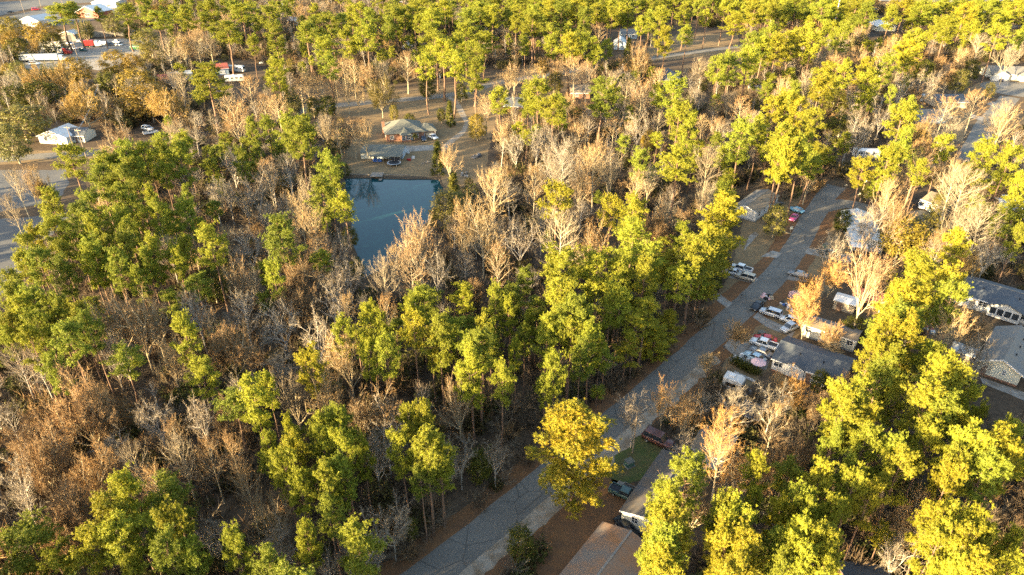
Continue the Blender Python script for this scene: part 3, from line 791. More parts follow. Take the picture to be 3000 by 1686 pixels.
house('house', 'house with slate blue roof and brick chimney near the cross road bend', 'house', (1478, 330), (1530, 332), 11, 2.8, 2.3, 'x', 'brick', 'r_dark', [('f', .2, 1, 1.2, 1.2)], [('f', 0, 1, 2, 'door')], ov=.4, chim=(2.6, 1.2))
house('house', 'house with slate roof almost hidden by bare far trees', 'house', (2200, 292), (2262, 292), 10, 2.8, 2.2, 'x', 'tan', 'r_dark', [('f', 0, 1, 1.2, 1.2)], [('f', .2, 1, 2, 'door')], ov=.4)
house('house', 'small white house with steep gable in the far brush', 'house', (1178, 158), (1204, 158), 9, 3.0, 2.6, 'y', 'white', 'r_white', [('f', 0, 1.2, .9, 1.2)], [], ov=.3)
house('camper', 'long pale camper trailer parked beyond the street end', 'camper', (2503, 464), (2575, 466), 3.0, 2.6, .25, 'x', 'white', 'r_white', [('f', -.3, 1.0, 1.4, .7), ('f', 0, 1.0, 1.4, .7), ('f', .3, 1.0, 1.4, .7)], [('f', .15, .8, 1.9, 'trim')], None, 'skirt', ov=.1)
r, L_, dp, h = house('white_house', 'white gabled house with garage on the sunny cross road', 'house', (118, 420), (200, 425), 9, 2.8, 2.2, 'y', 'white', 'r_white', [('f', -.25, 1, 1.3, 1.2)], [('f', .18, 2.6, 2.1, 'trim')], ov=.4)
house('white_house', 'cream wing under dark roof joined on to the white gabled house', 'house', (204, 418), (250, 418), 8, 2.6, 1.8, 'x', 'cream', 'r_dark', [('f', -.2, .9, 1.3, 1.1), ('f', .25, .9, 1.3, 1.1)], [('f', 0, 1, 2, 'door')], ov=.4)
house('workshop', 'blue grey workshop with low red metal roof by the motorhomes', 'workshop', (610, 224), (672, 218), 11, 3.0, 1.6, 'x', 'bluewall', 'r_red', [('f', -.2, 1, 1.3, 1.1)], [('f', .2, 2.6, 2.4, 'trim')], ov=.4)
house('workshop', 'long pale workshop wing below the red roofs', 'workshop', (500, 240), (566, 232), 7, 2.8, .8, 'x', 'white', 'r_metal', [('f', 0, 1, 1.5, 1.1)], [('f', .3, 2.4, 2.2, 'skirt')], ov=.3)
house('workshop', 'small shed with sunlit orange red roof beside the pale workshop', 'shed', (470, 252), (500, 249), 7, 2.6, 1.8, 'x', 'bluewall', 'r_red', [], [('f', 0, 1.2, 2, 'door')], ov=.3)
house('office', 'white gabled building on the forecourt by the highway', 'office', (66, 76), (118, 80), 13, 4.0, 2.6, 'y', 'white', 'r_metal', [('f', -.2, 1, 1.6, 1.4), ('f', .2, 1, 1.6, 1.4)], [], ov=.4)
house('store', 'store with tall white peaked roof and red fascia on the highway', 'store', (228, 52), (290, 54), 16, 4.0, 4.0, 'y', 'r_red', 'r_white', [('f', 0, .9, 4.0, 2.0)], [], ov=.5)
house('store', 'low white block building past the peaked store', 'store', (272, 24), (342, 24), 18, 4.2, .6, 'x', 'white', 'r_white', [('f', -.2, 1, 3, 1.5), ('f', .2, 1, 3, 1.5)], [('f', 0, 2, 2.4, 'glass')], ov=.3)
house('shed', 'dark open truck shed with weathered roof at the truck yard', 'shed', (182, 120), (224, 121), 14, 4.2, 1.6, 'y', 'wood', 'r_tan', [], [('f', 0, 4, 3.4, 'black')], 'r_metal', ov=.5)
house('shed', 'green dump bin beside the truck yard gate', 'bin', (382, 146), (420, 145), 5, 1.6, .15, 'x', 'green', 'green', ov=.05)
for k, (ax, ay, bx_, lab) in enumerate([(1088, 22, 1122, 'pale flat roofed shop in the far strip beyond the woods'), (1140, 20, 1178, 'white shop beside the far strip car park'), (845, 76, 875, 'small pale far house beside a bright lane'), (820, 32, 850, 'blue grey far shed at the head of the lane'), (1500, 8, 1545, 'grey far store behind the northern pines')]):
    house('far_building', lab, 'building', (ax, ay), (bx_, ay), 14, 3.4, 1.2, 'x', 'white' if k != 3 else 'bluewall', 'r_white' if k % 2 else 'r_metal', [('f', -.25, 1, 2.2, 1.4), ('f', .25, 1, 2.2, 1.4)], [('f', 0, 1.6, 2.3, 'glass')], ov=.3)

# ------------------------------------------------------------------ trees: prototypes
NP = np.random.default_rng
def ribbons(P, D, Ln, Wd, rng, face=None):
    """thin tapered blades from P along D; face: directions the flats turn towards"""
    n = len(P)
    rv = rng.normal(size=(n, 3))
    if face is not None:
        rv = face + rv * .65
    sd = np.cross(rv, D)
    sd /= np.linalg.norm(sd, axis=1)[:, None] + 1e-9
    T = P + D * Ln[:, None]
    V = np.empty((n, 4, 3))
    V[:, 0] = P - sd * Wd[:, None] / 2
    V[:, 1] = P + sd * Wd[:, None] / 2
    V[:, 2] = T + sd * Wd[:, None] * .22
    V[:, 3] = T - sd * Wd[:, None] * .22
    return V.reshape(-1, 3), np.arange(n * 4).reshape(-1, 4)
def leaves(C, size, rng, up=0.3, face=None):
    """small leaf-clump quads with random tilt"""
    n = len(C)
    N = rng.normal(size=(n, 3)); N[:, 2] = np.abs(N[:, 2]) + up
    if face is not None:
        N = face + N * .4
    N /= np.linalg.norm(N, axis=1)[:, None]
    A = np.cross(N, rng.normal(size=(n, 3))); A /= np.linalg.norm(A, axis=1)[:, None]
    B = np.cross(N, A)
    s = (size * rng.uniform(.6, 1.3, n))[:, None]
    V = np.stack([C - A * s * .5, C + B * s * .28, C + A * s * .5, C - B * s * .28], 1)
    return V.reshape(-1, 3), np.arange(n * 4).reshape(-1, 4)
def fast(name, V, Fq, m):
    me = bpy.data.meshes.new(name)
    V = np.asarray(V, np.float32); Fq = np.asarray(Fq, np.int32)
    me.vertices.add(len(V)); me.vertices.foreach_set('co', V.ravel())
    me.loops.add(Fq.size); me.loops.foreach_set('vertex_index', Fq.ravel())
    me.polygons.add(len(Fq))
    me.polygons.foreach_set('loop_start', np.arange(len(Fq), dtype=np.int32) * 4)
    me.polygons.foreach_set('loop_total', np.full(len(Fq), 4, np.int32))
    me.update(calc_edges=True)
    me.validate()
    me.materials.append(m)
    return me
def unit(v):
    v = np.asarray(v, float)
    return v / (np.linalg.norm(v) + 1e-9)

class Wood:
    def __init__(s):
        s.v, s.f = [], []
    def add(s, pts, rad, n=5):
        v, f = tube(pts, rad, n)
        k = len(s.v)
        s.v += v
        s.f += [tuple(i + k for i in q) for q in f]

def pine_proto(seed, h=22.0, cs=.48, R=3.4, nl=34, lean=.25, bare=6, rnd_=False):
    rng = NP(seed)
    w = Wood()
    zs = np.linspace(0, h * .97, 9)
    off = np.cumsum(rng.normal(0, lean * .35, (9, 2)), 0); off[0] = 0
    tp = [(off[i, 0], off[i, 1], z) for i, z in enumerate(zs)]
    w.add(tp, [.30 * (1 - .85 * z / h) + .03 for z in zs], 7)
    def at(z):
        return np.array([np.interp(z, zs, off[:, 0]), np.interp(z, zs, off[:, 1]), z])
    for i in range(bare):                                   # dead snags below the crown
        z = h * rng.uniform(cs * .45, cs)
        a = rng.uniform(0, 6.28)
        p = at(z); L_ = rng.uniform(.6, 2.0)
        w.add([p, p + np.array([math.cos(a), math.sin(a), rng.uniform(-.1, .3)]) * L_], [.04, .012], 3)
    C, Fc = [], []
    for i in range(nl):
        t = (i + rng.uniform(0, 1)) / nl
        z = h * (cs + (1 - cs) * t * .97)
        prof = min(1, .55 + t * 1.8) if t < .25 else (1.0 - ((t - .25) / .75) ** 2.6 * .58)
        if rnd_:
            prof = math.sqrt(max(.04, 1 - ((t - .42) / .60) ** 2))
        L_ = R * prof * rng.uniform(.55, 1.15)
        a = i * 2.39996 + rng.normal(0, .5)
        el = math.radians(-5 + 55 * t + rng.normal(0, 10))
        d0 = np.array([math.cos(a) * math.cos(el), math.sin(a) * math.cos(el), math.sin(el)])
        p0 = at(z)
        pts = [p0 + d0 * L_ * s + np.array([0, 0, .16 * L_ * s * s]) for s in (0, .35, .7, 1)]
        w.add(pts, [.085 * (1 - .5 * t), .055, .035, .015], 4)
        nb = int(4 + L_ * 1.55)
        for k in range(nb):
            s = rng.uniform(.50, 1.06)
            q = p0 + d0 * L_ * s + np.array([0, 0, .16 * L_ * s * s])
            q = q + rng.normal(0, .42, 3) * np.array([1, 1, .5])
            nt = rng.integers(6, 11)
            dq = rng.normal(0, 1, (nt, 3)) * np.array([.40, .40, .24])
            C.append(q + dq)
            ax = q - at(min(q[2], h * .97)); ax[2] = .5
            Fc.append(dq * 1.6 + unit(ax) * .55 + np.array([0, 0, .25]))
    top = at(h * .97)
    dq = rng.normal(0, 1, (16, 3)) * np.array([.4, .4, .5])
    C.append(top + dq); Fc.append(dq + np.array([0, 0, .4]))
    C = np.concatenate(C)
    Fc = np.concatenate(Fc); Fc /= np.linalg.norm(Fc, axis=1)[:, None]
    nb = 19
    P = np.repeat(C, nb, 0)
    FN = np.repeat(Fc, nb, 0)
    D = rng.normal(size=(len(P), 3)) + FN * .5
    D /= np.linalg.norm(D, axis=1)[:, None]
    V, Fq = ribbons(P, D, rng.uniform(.22, .38, len(P)), np.full(len(P), .066), rng, FN)
    ext = float(np.percentile(np.hypot(V[:, 0], V[:, 1]), 93))
    return fast('trunk', w.v, w.f, M['pinebark']), fast('crown', V, Fq, M['needle']), h, ext

def bare_proto(seed, style):
    rng = NP(seed)
    w, tips = Wood(), []
    cfg = dict(
        fan=dict(h=16, bole=.26, nl=9, sp=(22, 64), L=.60, ch=(6, 6, 5), tw=(.5, 1.0), tww=.042, up=.22, sp2=38),
        spire=dict(h=18, bole=.34, nl=26, sp=(45, 68), L=.30, ch=(6, 6, 6), tw=(.4, .9), tww=.038, up=.45, sp2=36, leader=True),
        round=dict(h=13, bole=.20, nl=10, sp=(25, 75), L=.68, ch=(8, 8, 7), tw=(.45, .95), tww=.062, up=.12, sp2=42),
        gnarl=dict(h=15, bole=.28, nl=7, sp=(25, 65), L=.62, ch=(5, 5, 4), tw=(.6, 1.2), tww=.055, up=.15, sp2=48),
        cone=dict(h=15, bole=.12, nl=44, sp=(78, 100), L=.30, ch=(6, 5, 5), tw=(.35, .7), tww=.05, up=.08, sp2=40, leader=True),
        slim=dict(h=16, bole=.42, nl=15, sp=(28, 55), L=.17, ch=(4, 4, 4), tw=(.4, .8), tww=.036, up=.5, sp2=32, leader=True),
        multi=dict(h=8, bole=.04, nl=10, sp=(12, 40), L=.85, ch=(6, 6, 5), tw=(.35, .75), tww=.042, up=.30, sp2=30))[style]
    h = cfg['h']
    def rot(d, ang, az):
        d = unit(d)
        a = unit(np.cross(d, (0, 0, 1.0) if abs(d[2]) < .95 else (1.0, 0, 0)))
        b = np.cross(d, a)
        return unit(d * math.cos(ang) + (a * math.cos(az) + b * math.sin(az)) * math.sin(ang))
    def branch(p, dr, L_, r, depth):
        n = 4 if depth < 2 else 3
        pts = [np.array(p, float)]
        dd = unit(dr)
        for i in range(n - 1):
            dd = unit(dd + rng.normal(0, .13 if style != 'gnarl' else .24, 3) + np.array([0, 0, cfg['up'] * .22]))
            pts.append(pts[-1] + dd * L_ / (n - 1))
        w.add(pts, list(np.linspace(r, r * .35, n)), 5 if depth == 0 else (4 if depth == 1 else 3))
        if depth >= 2:
            k = cfg['ch'][2]
            for j in range(k * 2):
                s = rng.uniform(.15, 1) * (n - 1)
                i = min(int(s), n - 2)
                q = pts[i] + (pts[i + 1] - pts[i]) * (s - i)
                tips.append((q, rot(dd, math.radians(rng.uniform(10, cfg['sp2'] * 1.5)), rng.uniform(0, 6.28)) + np.array([0, 0, cfg['up'] * .4])))
            return
        k = cfg['ch'][depth]
        for j in range(k):
            s = (.25 + .75 * (j + rng.uniform(0, 1)) / k) * (n - 1)
            i = min(int(s), n - 2)
            q = pts[i] + (pts[i + 1] - pts[i]) * (s - i)
            branch(q, rot(dd, math.radians(rng.uniform(.5, 1.3) * cfg['sp2']), j * 2.4 + rng.uniform(-.6, .6)), L_ * rng.uniform(.36, .58), r * .5, depth + 1)
    ln = cfg.get('leader')
    tilt = rng.normal(0, .05, 2)
    top = h * (.95 if ln else cfg['bole'] + .12)
    def tat(z):
        return np.array([tilt[0] * z, tilt[1] * z, z])
    r0 = .34 if style not in ('multi',) else .10
    w.add([tat(z) for z in np.linspace(0, top, 6)], list(np.linspace(r0, .05 if ln else r0 * .6, 6)), 7)
    for i in range(cfg['nl']):
        t = (i + rng.uniform(0, 1)) / cfg['nl']
        z = h * (cfg['bole'] + (.95 - cfg['bole']) * t) if ln else h * cfg['bole'] + (top - h * cfg['bole']) * t
        if style == 'cone':
            L_ = h * cfg['L'] * (1.08 - t * .95) * rng.uniform(.8, 1.15)
        elif ln:
            L_ = h * cfg['L'] * (.55 + 1.1 * math.sin(math.pi * min(1, t * .85 + .12))) * (1 - t * .35) * rng.uniform(.65, 1.0)
        else:
            L_ = h * cfg['L'] * rng.uniform(.75, 1.05)
        ang = math.radians(rng.uniform(*cfg['sp'])) * ((.4 + .6 * (1 - t)) if not ln else (1 - .35 * t))
        az = i * 2.39996 + rng.normal(0, .35)
        dr = (math.cos(az) * math.sin(ang), math.sin(az) * math.sin(ang), math.cos(ang))
        branch(tat(z), dr, L_, r0 * (.5 if not ln else .22), 0 if not ln else 1)
    P = np.array([q for q, _ in tips]); D = np.array([unit(q) for _, q in tips])
    V, Fq = ribbons(P, D, rng.uniform(*cfg['tw'], len(P)), np.full(len(P), cfg['tww']), rng)
    # fine side twigs
    P2 = P + D * rng.uniform(.2, .6, len(P))[:, None]
    D2 = D + rng.normal(0, .6, D.shape); D2 /= np.linalg.norm(D2, axis=1)[:, None]
    V2, F2 = ribbons(P2, D2, rng.uniform(cfg['tw'][0] * .6, cfg['tw'][1] * .7, len(P)), np.full(len(P), cfg['tww'] * .8), rng)
    P3 = P + D * rng.uniform(.3, .8, len(P))[:, None]
    D3 = D + rng.normal(0, .7, D.shape); D3 /= np.linalg.norm(D3, axis=1)[:, None]
    V3, F3 = ribbons(P3, D3, rng.uniform(cfg['tw'][0] * .5, cfg['tw'][1] * .6, len(P)), np.full(len(P), cfg['tww'] * .75), rng)
    V = np.concatenate([V, V2, V3]); Fq = np.concatenate([Fq, F2 + 4 * len(P), F3 + 8 * len(P)])
    ext = np.percentile(np.hypot(V[:, 0] - tilt[0] * h * .6, V[:, 1] - tilt[1] * h * .6), 95)
    return fast('trunk', w.v, w.f, M['bark']), fast('crown', V, Fq, M['twig']), float(np.percentile(V[:, 2], 99.5)), float(ext)

def leafy_proto(seed, h=9.0, R=4.0, cs=.22, n=46, per=85, leaf=.42, m='evergreen', cone=False):
    rng = NP(seed)
    w = Wood()
    w.add([(0, 0, 0), (rng.normal(0, .15), rng.normal(0, .15), h * .4), (rng.normal(0, .2), rng.normal(0, .2), h * .75)], [.26, .18, .06], 7)
    C, Fc = [], []
    for i in range(n):
        t = (i + rng.uniform(0, 1)) / n
        z = h * (cs + (1 - cs) * t)
        if cone:
            rr = R * (1.02 - t) + .15
        else:
            rr = R * math.sqrt(max(.02, 1 - ((t - .38) / .66) ** 2)) if t < .97 else R * .2
        a = i * 2.39996 + rng.normal(0, .4)
        k = rr * rng.uniform(.55, .92)
        q = np.array([math.cos(a) * k, math.sin(a) * k, z * rng.uniform(.93, 1.0)])
        w.add([(0, 0, min(z * .8, h * .7)), tuple(q * np.array([.5, .5, .92])), tuple(q)], [.06, .035, .012], 3)
        ls = .24 * R * rng.uniform(.7, 1.25)
        dq = rng.normal(0, 1, (per, 3)) * np.array([ls, ls, ls * .7]) * .62
        C.append(q + dq)
        Fc.append(dq / ls + unit(q - np.array([0, 0, h * .4])) * .5 + np.array([0, 0, .2]))
    C = np.concatenate(C); Fc = np.concatenate(Fc); Fc /= np.linalg.norm(Fc, axis=1)[:, None]
    V, Fq = leaves(C, leaf, rng, .3, Fc)
    return fast('trunk', w.v, w.f, M['bark']), fast('crown', V, Fq, M[m]), h, R

PROTO = {'P': [pine_proto(11, 22, .60, 4.0, 27), pine_proto(12, 22, .54, 4.4, 31), pine_proto(13, 22, .66, 3.8, 22, .4), pine_proto(14, 22, .62, 4.2, 25, .2),
               pine_proto(15, 22, .57, 3.9, 30, .35), pine_proto(16, 22, .68, 3.6, 20, .3), pine_proto(17, 22, .50, 4.2, 34), pine_proto(18, 22, .63, 4.3, 24, .45)],
         'L': [pine_proto(21, 22, .12, 5.6, 66, .3, 0, True), pine_proto(22, 22, .18, 5.2, 60, .3, 0, True)],
         'B': [bare_proto(31, 'fan'), bare_proto(32, 'spire'), bare_proto(33, 'fan'), bare_proto(34, 'spire'), bare_proto(35, 'fan'), bare_proto(36, 'spire')],
         'R': [bare_proto(41, 'round'), bare_proto(42, 'round'), bare_proto(43, 'round')],
         'W': [bare_proto(51, 'gnarl'), bare_proto(52, 'gnarl'), bare_proto(53, 'gnarl'), bare_proto(54, 'spire')],
         'S': [bare_proto(55, 'slim'), bare_proto(56, 'slim'), bare_proto(57, 'slim')],
         'C': [bare_proto(61, 'cone')],
         'M': [bare_proto(71, 'multi'), bare_proto(72, 'multi')],
         'E': [leafy_proto(81), leafy_proto(82, 9, 3.6), leafy_proto(83, 9, 3.9, .1)],
         'Y': [leafy_proto(91, 10, 4.0, .25, 54, 90, .40, 'gold'), leafy_proto(92, 10, 3.8, .2, 54, 90, .40, 'gold')],
         'K': [leafy_proto(95, 9, 2.2, .04, 60, 60, .38, 'evergreen', True)]}
PROTO['O'] = PROTO['R']
PROTO['G'] = PROTO['L']
PROTO['N'] = PROTO['M']
PROTO['T'] = [PROTO['B'][1], PROTO['B'][3], PROTO['B'][0]]

# ------------------------------------------------------------------ trees: the survey (crop origin x, y; then kind, centre x, top y, crown width in the 3.43x crop)
SURVEY = [
(0, 0, '''O 80 170 260;O 90 310 200;O 330 370 120;O 400 220 330;P 590 60 280;P 720 40 200;O 820 190 180;P 970 90 120;O 1100 140 180;P 1220 60 200;E 1300 220 200;P 1440 0 130;
O 1620 30 300;P 1560 140 300;P 1850 90 180;B 1950 180 180;P 2120 20 170;B 2280 110 250;P 2420 60 300;P 2250 240 280;P 2520 380 120;O 1840 390 100;O 1450 300 250;O 1500 430 250;B 1650 360 250;
B 1800 330 250;B 1950 310 250;B 2080 330 200;O 1120 510 280;O 1310 540 200;O 700 570 300;O 480 620 220;O 150 620 200;O 50 640 120;W 90 680 160;O 320 640 250;O 560 640 250;O 790 770 240;
E 350 810 400;E 100 850 250;O 1350 700 380;E 1050 720 250;B 1780 720 180;P 2070 680 330;O 790 900 420;O 1400 860 600;O 1620 890 400;B 1150 1240 370;O 150 1060 500;O 60 1260 300;B 1760 1180 240;
B 2260 830 230;B 2480 760 200;B 2330 960 400;P 2510 1220 140;P 1640 1370 180;P 1840 1370 180;E 150 380 260;E 500 330 220'''),
(750, 0, '''P 110 90 200;P 170 240 180;B 450 30 300;B 720 20 300;B 960 30 200;P 490 250 220;P 560 200 120;P 740 160 200;P 850 170 150;P 950 90 130;P 1040 60 160;P 1130 110 150;P 700 390 230;
P 900 310 180;B 860 340 180;P 1100 300 230;P 660 300 130;P 1330 200 150;P 1400 100 180;P 1480 80 200;P 1640 170 120;P 1780 110 250;P 1580 40 150;P 1900 20 250;P 2100 110 200;P 2370 90 200;P 2250 50 200;
P 2520 120 120;B 2510 240 130;O 1340 365 130;P 1740 260 220;P 1800 350 250;P 1870 430 260;P 2000 380 240;P 2100 260 260;P 2180 470 250;P 2290 340 250;P 1700 560 200;P 1960 560 280;P 2200 640 200;
P 720 590 180;B 870 560 200;B 960 600 200;B 1130 610 200;B 1260 590 180;B 1500 510 230;B 780 640 160;P 200 600 200;Y 340 590 90;K 265 780 110;B 500 710 220;B 430 790 200;B 650 740 200;B 780 770 180;
B 900 780 180;B 1000 790 180;E 700 960 180;E 560 980 150;O 1240 790 300;Y 1380 1060 90;K 1940 1010 110;E 1860 1090 90;E 1720 770 180;E 2060 840 130;B 2520 640 230;P 2450 910 200;B 2300 950 230;
Y 2220 1150 180;B 2480 1180 200;B 50 930 200;B 200 950 220;O 350 930 180;P 90 1190 170;P 330 1180 230;P 500 1200 180;P 420 1270 300;B 680 1130 200;B 820 1210 220;B 960 1190 200;B 1080 1200 220;E 1540 1140 120'''),
(1500, 0, '''P 220 80 180;P 390 0 230;P 510 40 180;P 650 20 220;P 800 0 230;P 980 0 150;P 200 180 250;P 40 170 150;P 240 230 130;P 720 100 160;P 880 60 160;P 1000 100 150;P 1100 60 150;P 1180 90 130;
P 1310 190 170;P 1390 130 110;P 1510 110 200;P 1750 50 170;P 1880 20 110;P 1960 120 100;P 1550 300 200;P 1770 280 170;P 2140 20 150;P 2260 40 160;P 2240 150 240;P 2440 60 200;P 2420 0 200;P 400 270 180;
P 560 270 160;P 690 280 120;P 400 380 140;P 580 370 230;P 720 370 200;P 130 395 90;P 950 420 130;P 860 470 120;B 880 220 150;B 30 470 100;B 20 620 170;B 210 630 240;O 330 560 160;B 480 540 220;
B 640 560 250;B 760 600 230;Y 430 720 180;K 1180 370 110;B 1290 420 250;O 1290 510 260;B 1030 700 230;B 1160 730 180;P 2430 360 260;P 2540 400 200;B 1900 570 180;P 2080 600 180;P 2200 560 180;
P 2380 500 200;B 1330 740 330;B 1480 680 150;P 1650 800 240;P 1450 880 150;P 900 830 280;P 1020 890 160;P 270 840 280;P 170 930 170;P 400 1000 220;P 480 990 170;B 560 920 150;W 1080 980 220;
W 1290 1060 250;B 1480 1090 180;B 680 1150 200;B 1030 1150 180;P 1680 1060 230;P 1800 1180 160;B 1930 1150 140;B 2070 1170 180;Y 1380 1310 160;B 2050 980 150;B 2200 920 180;B 2330 960 200;
B 1800 1040 120;P 2330 1240 250;P 2480 1250 200;P 2510 1170 100;B 80 1150 170;W 380 1240 200;W 250 1270 200;W 500 1290 200;B 1200 1200 150;B 900 1330 180;B 2400 1090 180;W 40 1300 200'''),
(2250, 0, '''P 100 380 250;P 50 260 140;P 250 340 250;P 80 20 200;P 300 0 250;P 560 20 200;P 870 10 260;P 1000 60 200;P 1380 10 280;P 1550 40 230;P 1250 90 160;O 440 170 260;P 590 240 160;P 780 270 170;
P 420 260 150;P 470 350 200;B 640 460 200;B 950 230 200;O 940 340 160;B 1300 350 200;P 1500 320 200;P 1430 430 250;P 1400 540 140;B 1200 470 250;P 2000 50 220;O 2250 130 180;P 1830 200 250;
P 2070 250 150;P 1720 200 150;P 2330 290 200;P 2530 0 200;P 2540 340 120;B 2180 340 250;B 2480 420 230;B 2010 460 170;R 1530 550 150;R 1740 535 150;Y 1960 700 190;R 1500 850 180;R 1940 600 120;
R 1840 670 150;B 530 480 160;R 680 530 260;R 900 480 280;P 1000 620 200;P 1220 570 160;P 620 670 260;P 800 640 150;P 540 790 230;P 1010 740 180;B 410 690 180;B 170 760 180;P 270 860 180;P 190 950 230;
P 80 1000 200;P 300 1010 200;P 500 1130 230;P 170 1290 250;P 260 1330 200;P 440 1380 110;P 1380 1060 300;P 1450 990 120;P 1240 890 90;B 1820 960 250;B 1860 1150 330;B 1650 1150 200;
O 1570 1230 180;B 2130 900 240;Y 2260 830 100;B 2440 1020 340;W 910 1070 200;W 980 1160 280;E 750 1150 280;E 700 900 250;E 1600 600 200;W 1400 720 250;W 1650 700 250;W 900 870 180;W 1200 980 200;
E 2080 600 180;P 1410 1330 170;R 1570 1380 170;P 1810 1390 180;R 2070 1420 180'''),
(0, 422, '''B 100 230 170;B 220 200 120;B 310 190 120;O 390 340 140;B 60 480 170;P 480 490 230;P 650 60 280;B 1020 0 170;P 1250 20 300;P 1040 130 250;P 1150 160 200;P 960 250 230;P 1300 180 230;
P 1230 270 250;P 1620 220 140;P 1420 40 250;P 1600 0 200;P 1800 0 250;P 2400 60 150;P 1500 450 130;P 1860 450 100;P 1840 580 200;P 900 500 250;P 800 620 250;P 1200 450 250;P 1560 600 230;P 1380 650 160;
P 1150 690 220;P 900 760 250;P 1260 780 200;P 500 770 260;P 330 860 200;P 250 960 220;P 600 1030 200;P 220 1110 200;P 350 1120 250;P 60 1310 220;P 900 990 250;P 1060 960 200;P 880 1090 200;
P 1150 1100 230;P 1250 920 220;P 1520 970 200;P 1850 950 150;P 2090 890 280;P 1780 1080 150;P 1360 1280 150;P 1450 1090 150;B 460 930 180;B 1020 380 150;B 700 740 160;W 1840 220 220;W 2110 330 180;
W 2250 330 180;W 2290 0 260;W 2520 220 300;W 2420 380 200;B 2340 1120 230;W 2450 820 250;B 2230 810 90;B 1900 890 120;W 1650 900 230;B 2530 1250 140;P 600 1180 200;P 720 860 180;E 2100 1260 280'''),
(750, 422, '''P 690 130 270;P 640 380 280;P 800 390 130;E 870 190 150;P 880 520 220;P 220 780 340;C 560 820 430;B 490 290 240;B 400 450 250;B 540 630 320;B 330 740 180;W 110 120 230;W 300 60 250;B 100 140 230;
W 210 500 180;W 60 560 200;R 340 1290 330;P 150 1230 180;B 1620 680 420;B 1260 1100 300;B 1400 1010 250;B 1560 1040 330;Y 1900 480 330;Y 2060 480 250;B 2080 530 330;B 2270 530 420;B 2400 210 350;
K 1980 270 200;K 1820 -40 160;B 1940 0 130;W 2480 640 200;B 2440 980 260;W 780 1200 300;W 900 1100 250;E 930 830 160;E 1000 1150 150;R 2190 1360 120;W 1800 1090 200;B 420 1080 250;W 780 850 250'''),
(1500, 422, '''W 400 0 300;W 500 60 280;W 650 20 250;B 850 0 330;B 220 200 250;B 480 200 280;B 1000 30 250;B 700 150 250;P 1280 90 180;P 1690 70 330;B 1400 170 180;B 1250 260 200;B 2000 0 280;B 1560 470 170;
B 1980 360 220;P 420 450 320;B 500 640 480;B 850 740 330;P 980 570 230;P 1200 560 270;P 1200 800 330;R 1460 650 320;P 470 1120 420;P 880 1120 350;P 1080 1180 300;P 1400 1030 320;
P 1330 1200 300;P 1600 1100 200;L 2150 520 400;L 2000 850 400;P 1850 1000 350;W 300 560 250;W 80 700 300;P 1700 1250 300'''),
(2250, 422, '''P 180 0 280;P 350 0 250;P 500 20 260;P 600 60 200;P 120 100 200;P 430 130 250;B 420 280 200;Y 110 610 230;P 1250 40 260;P 980 170 220;P 1120 240 150;P 1560 190 180;B 1560 0 300;B 1880 20 250;
P 2200 0 260;P 2450 50 250;B 1950 150 380;B 2050 240 480;B 1330 200 200;B 1260 340 200;B 1340 430 340;Y 1760 500 160;B 2000 530 280;B 2240 600 400;P 2540 320 160;Y 1420 720 400;Y 1650 730 320;
B 1780 870 300;P 1900 900 250;P 2530 850 150;B 1100 1040 450;N 700 1140 260;N 370 1320 120;N 490 1310 120;L 1560 1140 420;P 1850 1290 300;E 780 660 180;W 700 870 200;W 1100 580 280;E 1030 400 150;
E 2500 680 130;O 2100 1080 250;W 2300 900 300'''),
(0, 844, '''P 100 0 250;P 300 40 280;P 480 100 250;P 740 190 230;P 650 400 300;P 850 300 230;P 300 290 250;P 80 300 200;P 280 430 220;P 180 150 250;P 60 420 150;B 1050 60 330;B 1270 20 400;B 1450 40 300;
W 80 540 300;W 300 560 300;W 1040 450 250;W 1160 480 250;P 500 720 200;P 1820 320 250;R 2250 340 480;R 700 920 650;R 450 1080 350;R 1000 1000 400;R 200 1340 300;B 1650 530 200;B 1870 520 250;
W 1900 0 300;W 2400 20 300;B 2070 190 150;W 1500 1100 220;W 1960 1100 250;B 1720 1290 200;R 2250 1120 270;P 2500 950 300;W 2350 900 250'''),
(750, 844, '''W 200 100 300;B 230 30 150;R 430 0 330;W 560 280 320;W 770 0 230;B 910 50 150;W 1070 40 150;B 1310 60 200;P 1150 180 240;P 1250 330 150;P 860 340 200;P 1660 50 200;P 1560 170 220;
P 1550 300 250;P 1840 340 300;P 1770 430 200;P 2030 340 230;P 2270 330 230;P 2250 480 330;P 2140 560 250;P 2160 650 300;P 2350 430 200;P 2400 20 200;P 2540 140 140;B 890 430 320;B 660 740 380;
B 330 850 250;B 1230 1040 260;B 990 1090 190;W 1280 1200 350;B 2020 890 260;P 540 650 260;P 90 900 180;P 830 1250 250;P 650 1310 250;P 1540 1220 180;P 1680 1200 250;P 320 1330 120;P 1300 540 250;
P 1100 560 200;W 1660 950 200;P 2450 800 250'''),
(1500, 844, '''P 480 0 380;P 600 150 350;P 760 240 150;P 1070 50 230;P 1010 0 250;P 180 240 110;P 350 330 250;P 120 400 140;P 800 400 230;P 890 540 110;P 30 550 130;P 700 550 200;P 600 350 250;
P 950 650 250;P 1150 600 300;P 1250 300 250;L 1450 400 330;P 1350 150 300;L 1600 250 250;P 860 1000 200;P 420 720 250;P 340 900 200;T 1620 560 330;T 1560 920 250;T 1800 1010 300;T 2200 1220 380;T 1480 760 220;
W 1260 1030 200;M 2300 330 250;M 1990 630 180;E 1130 1350 140;G 670 1250 760'''),
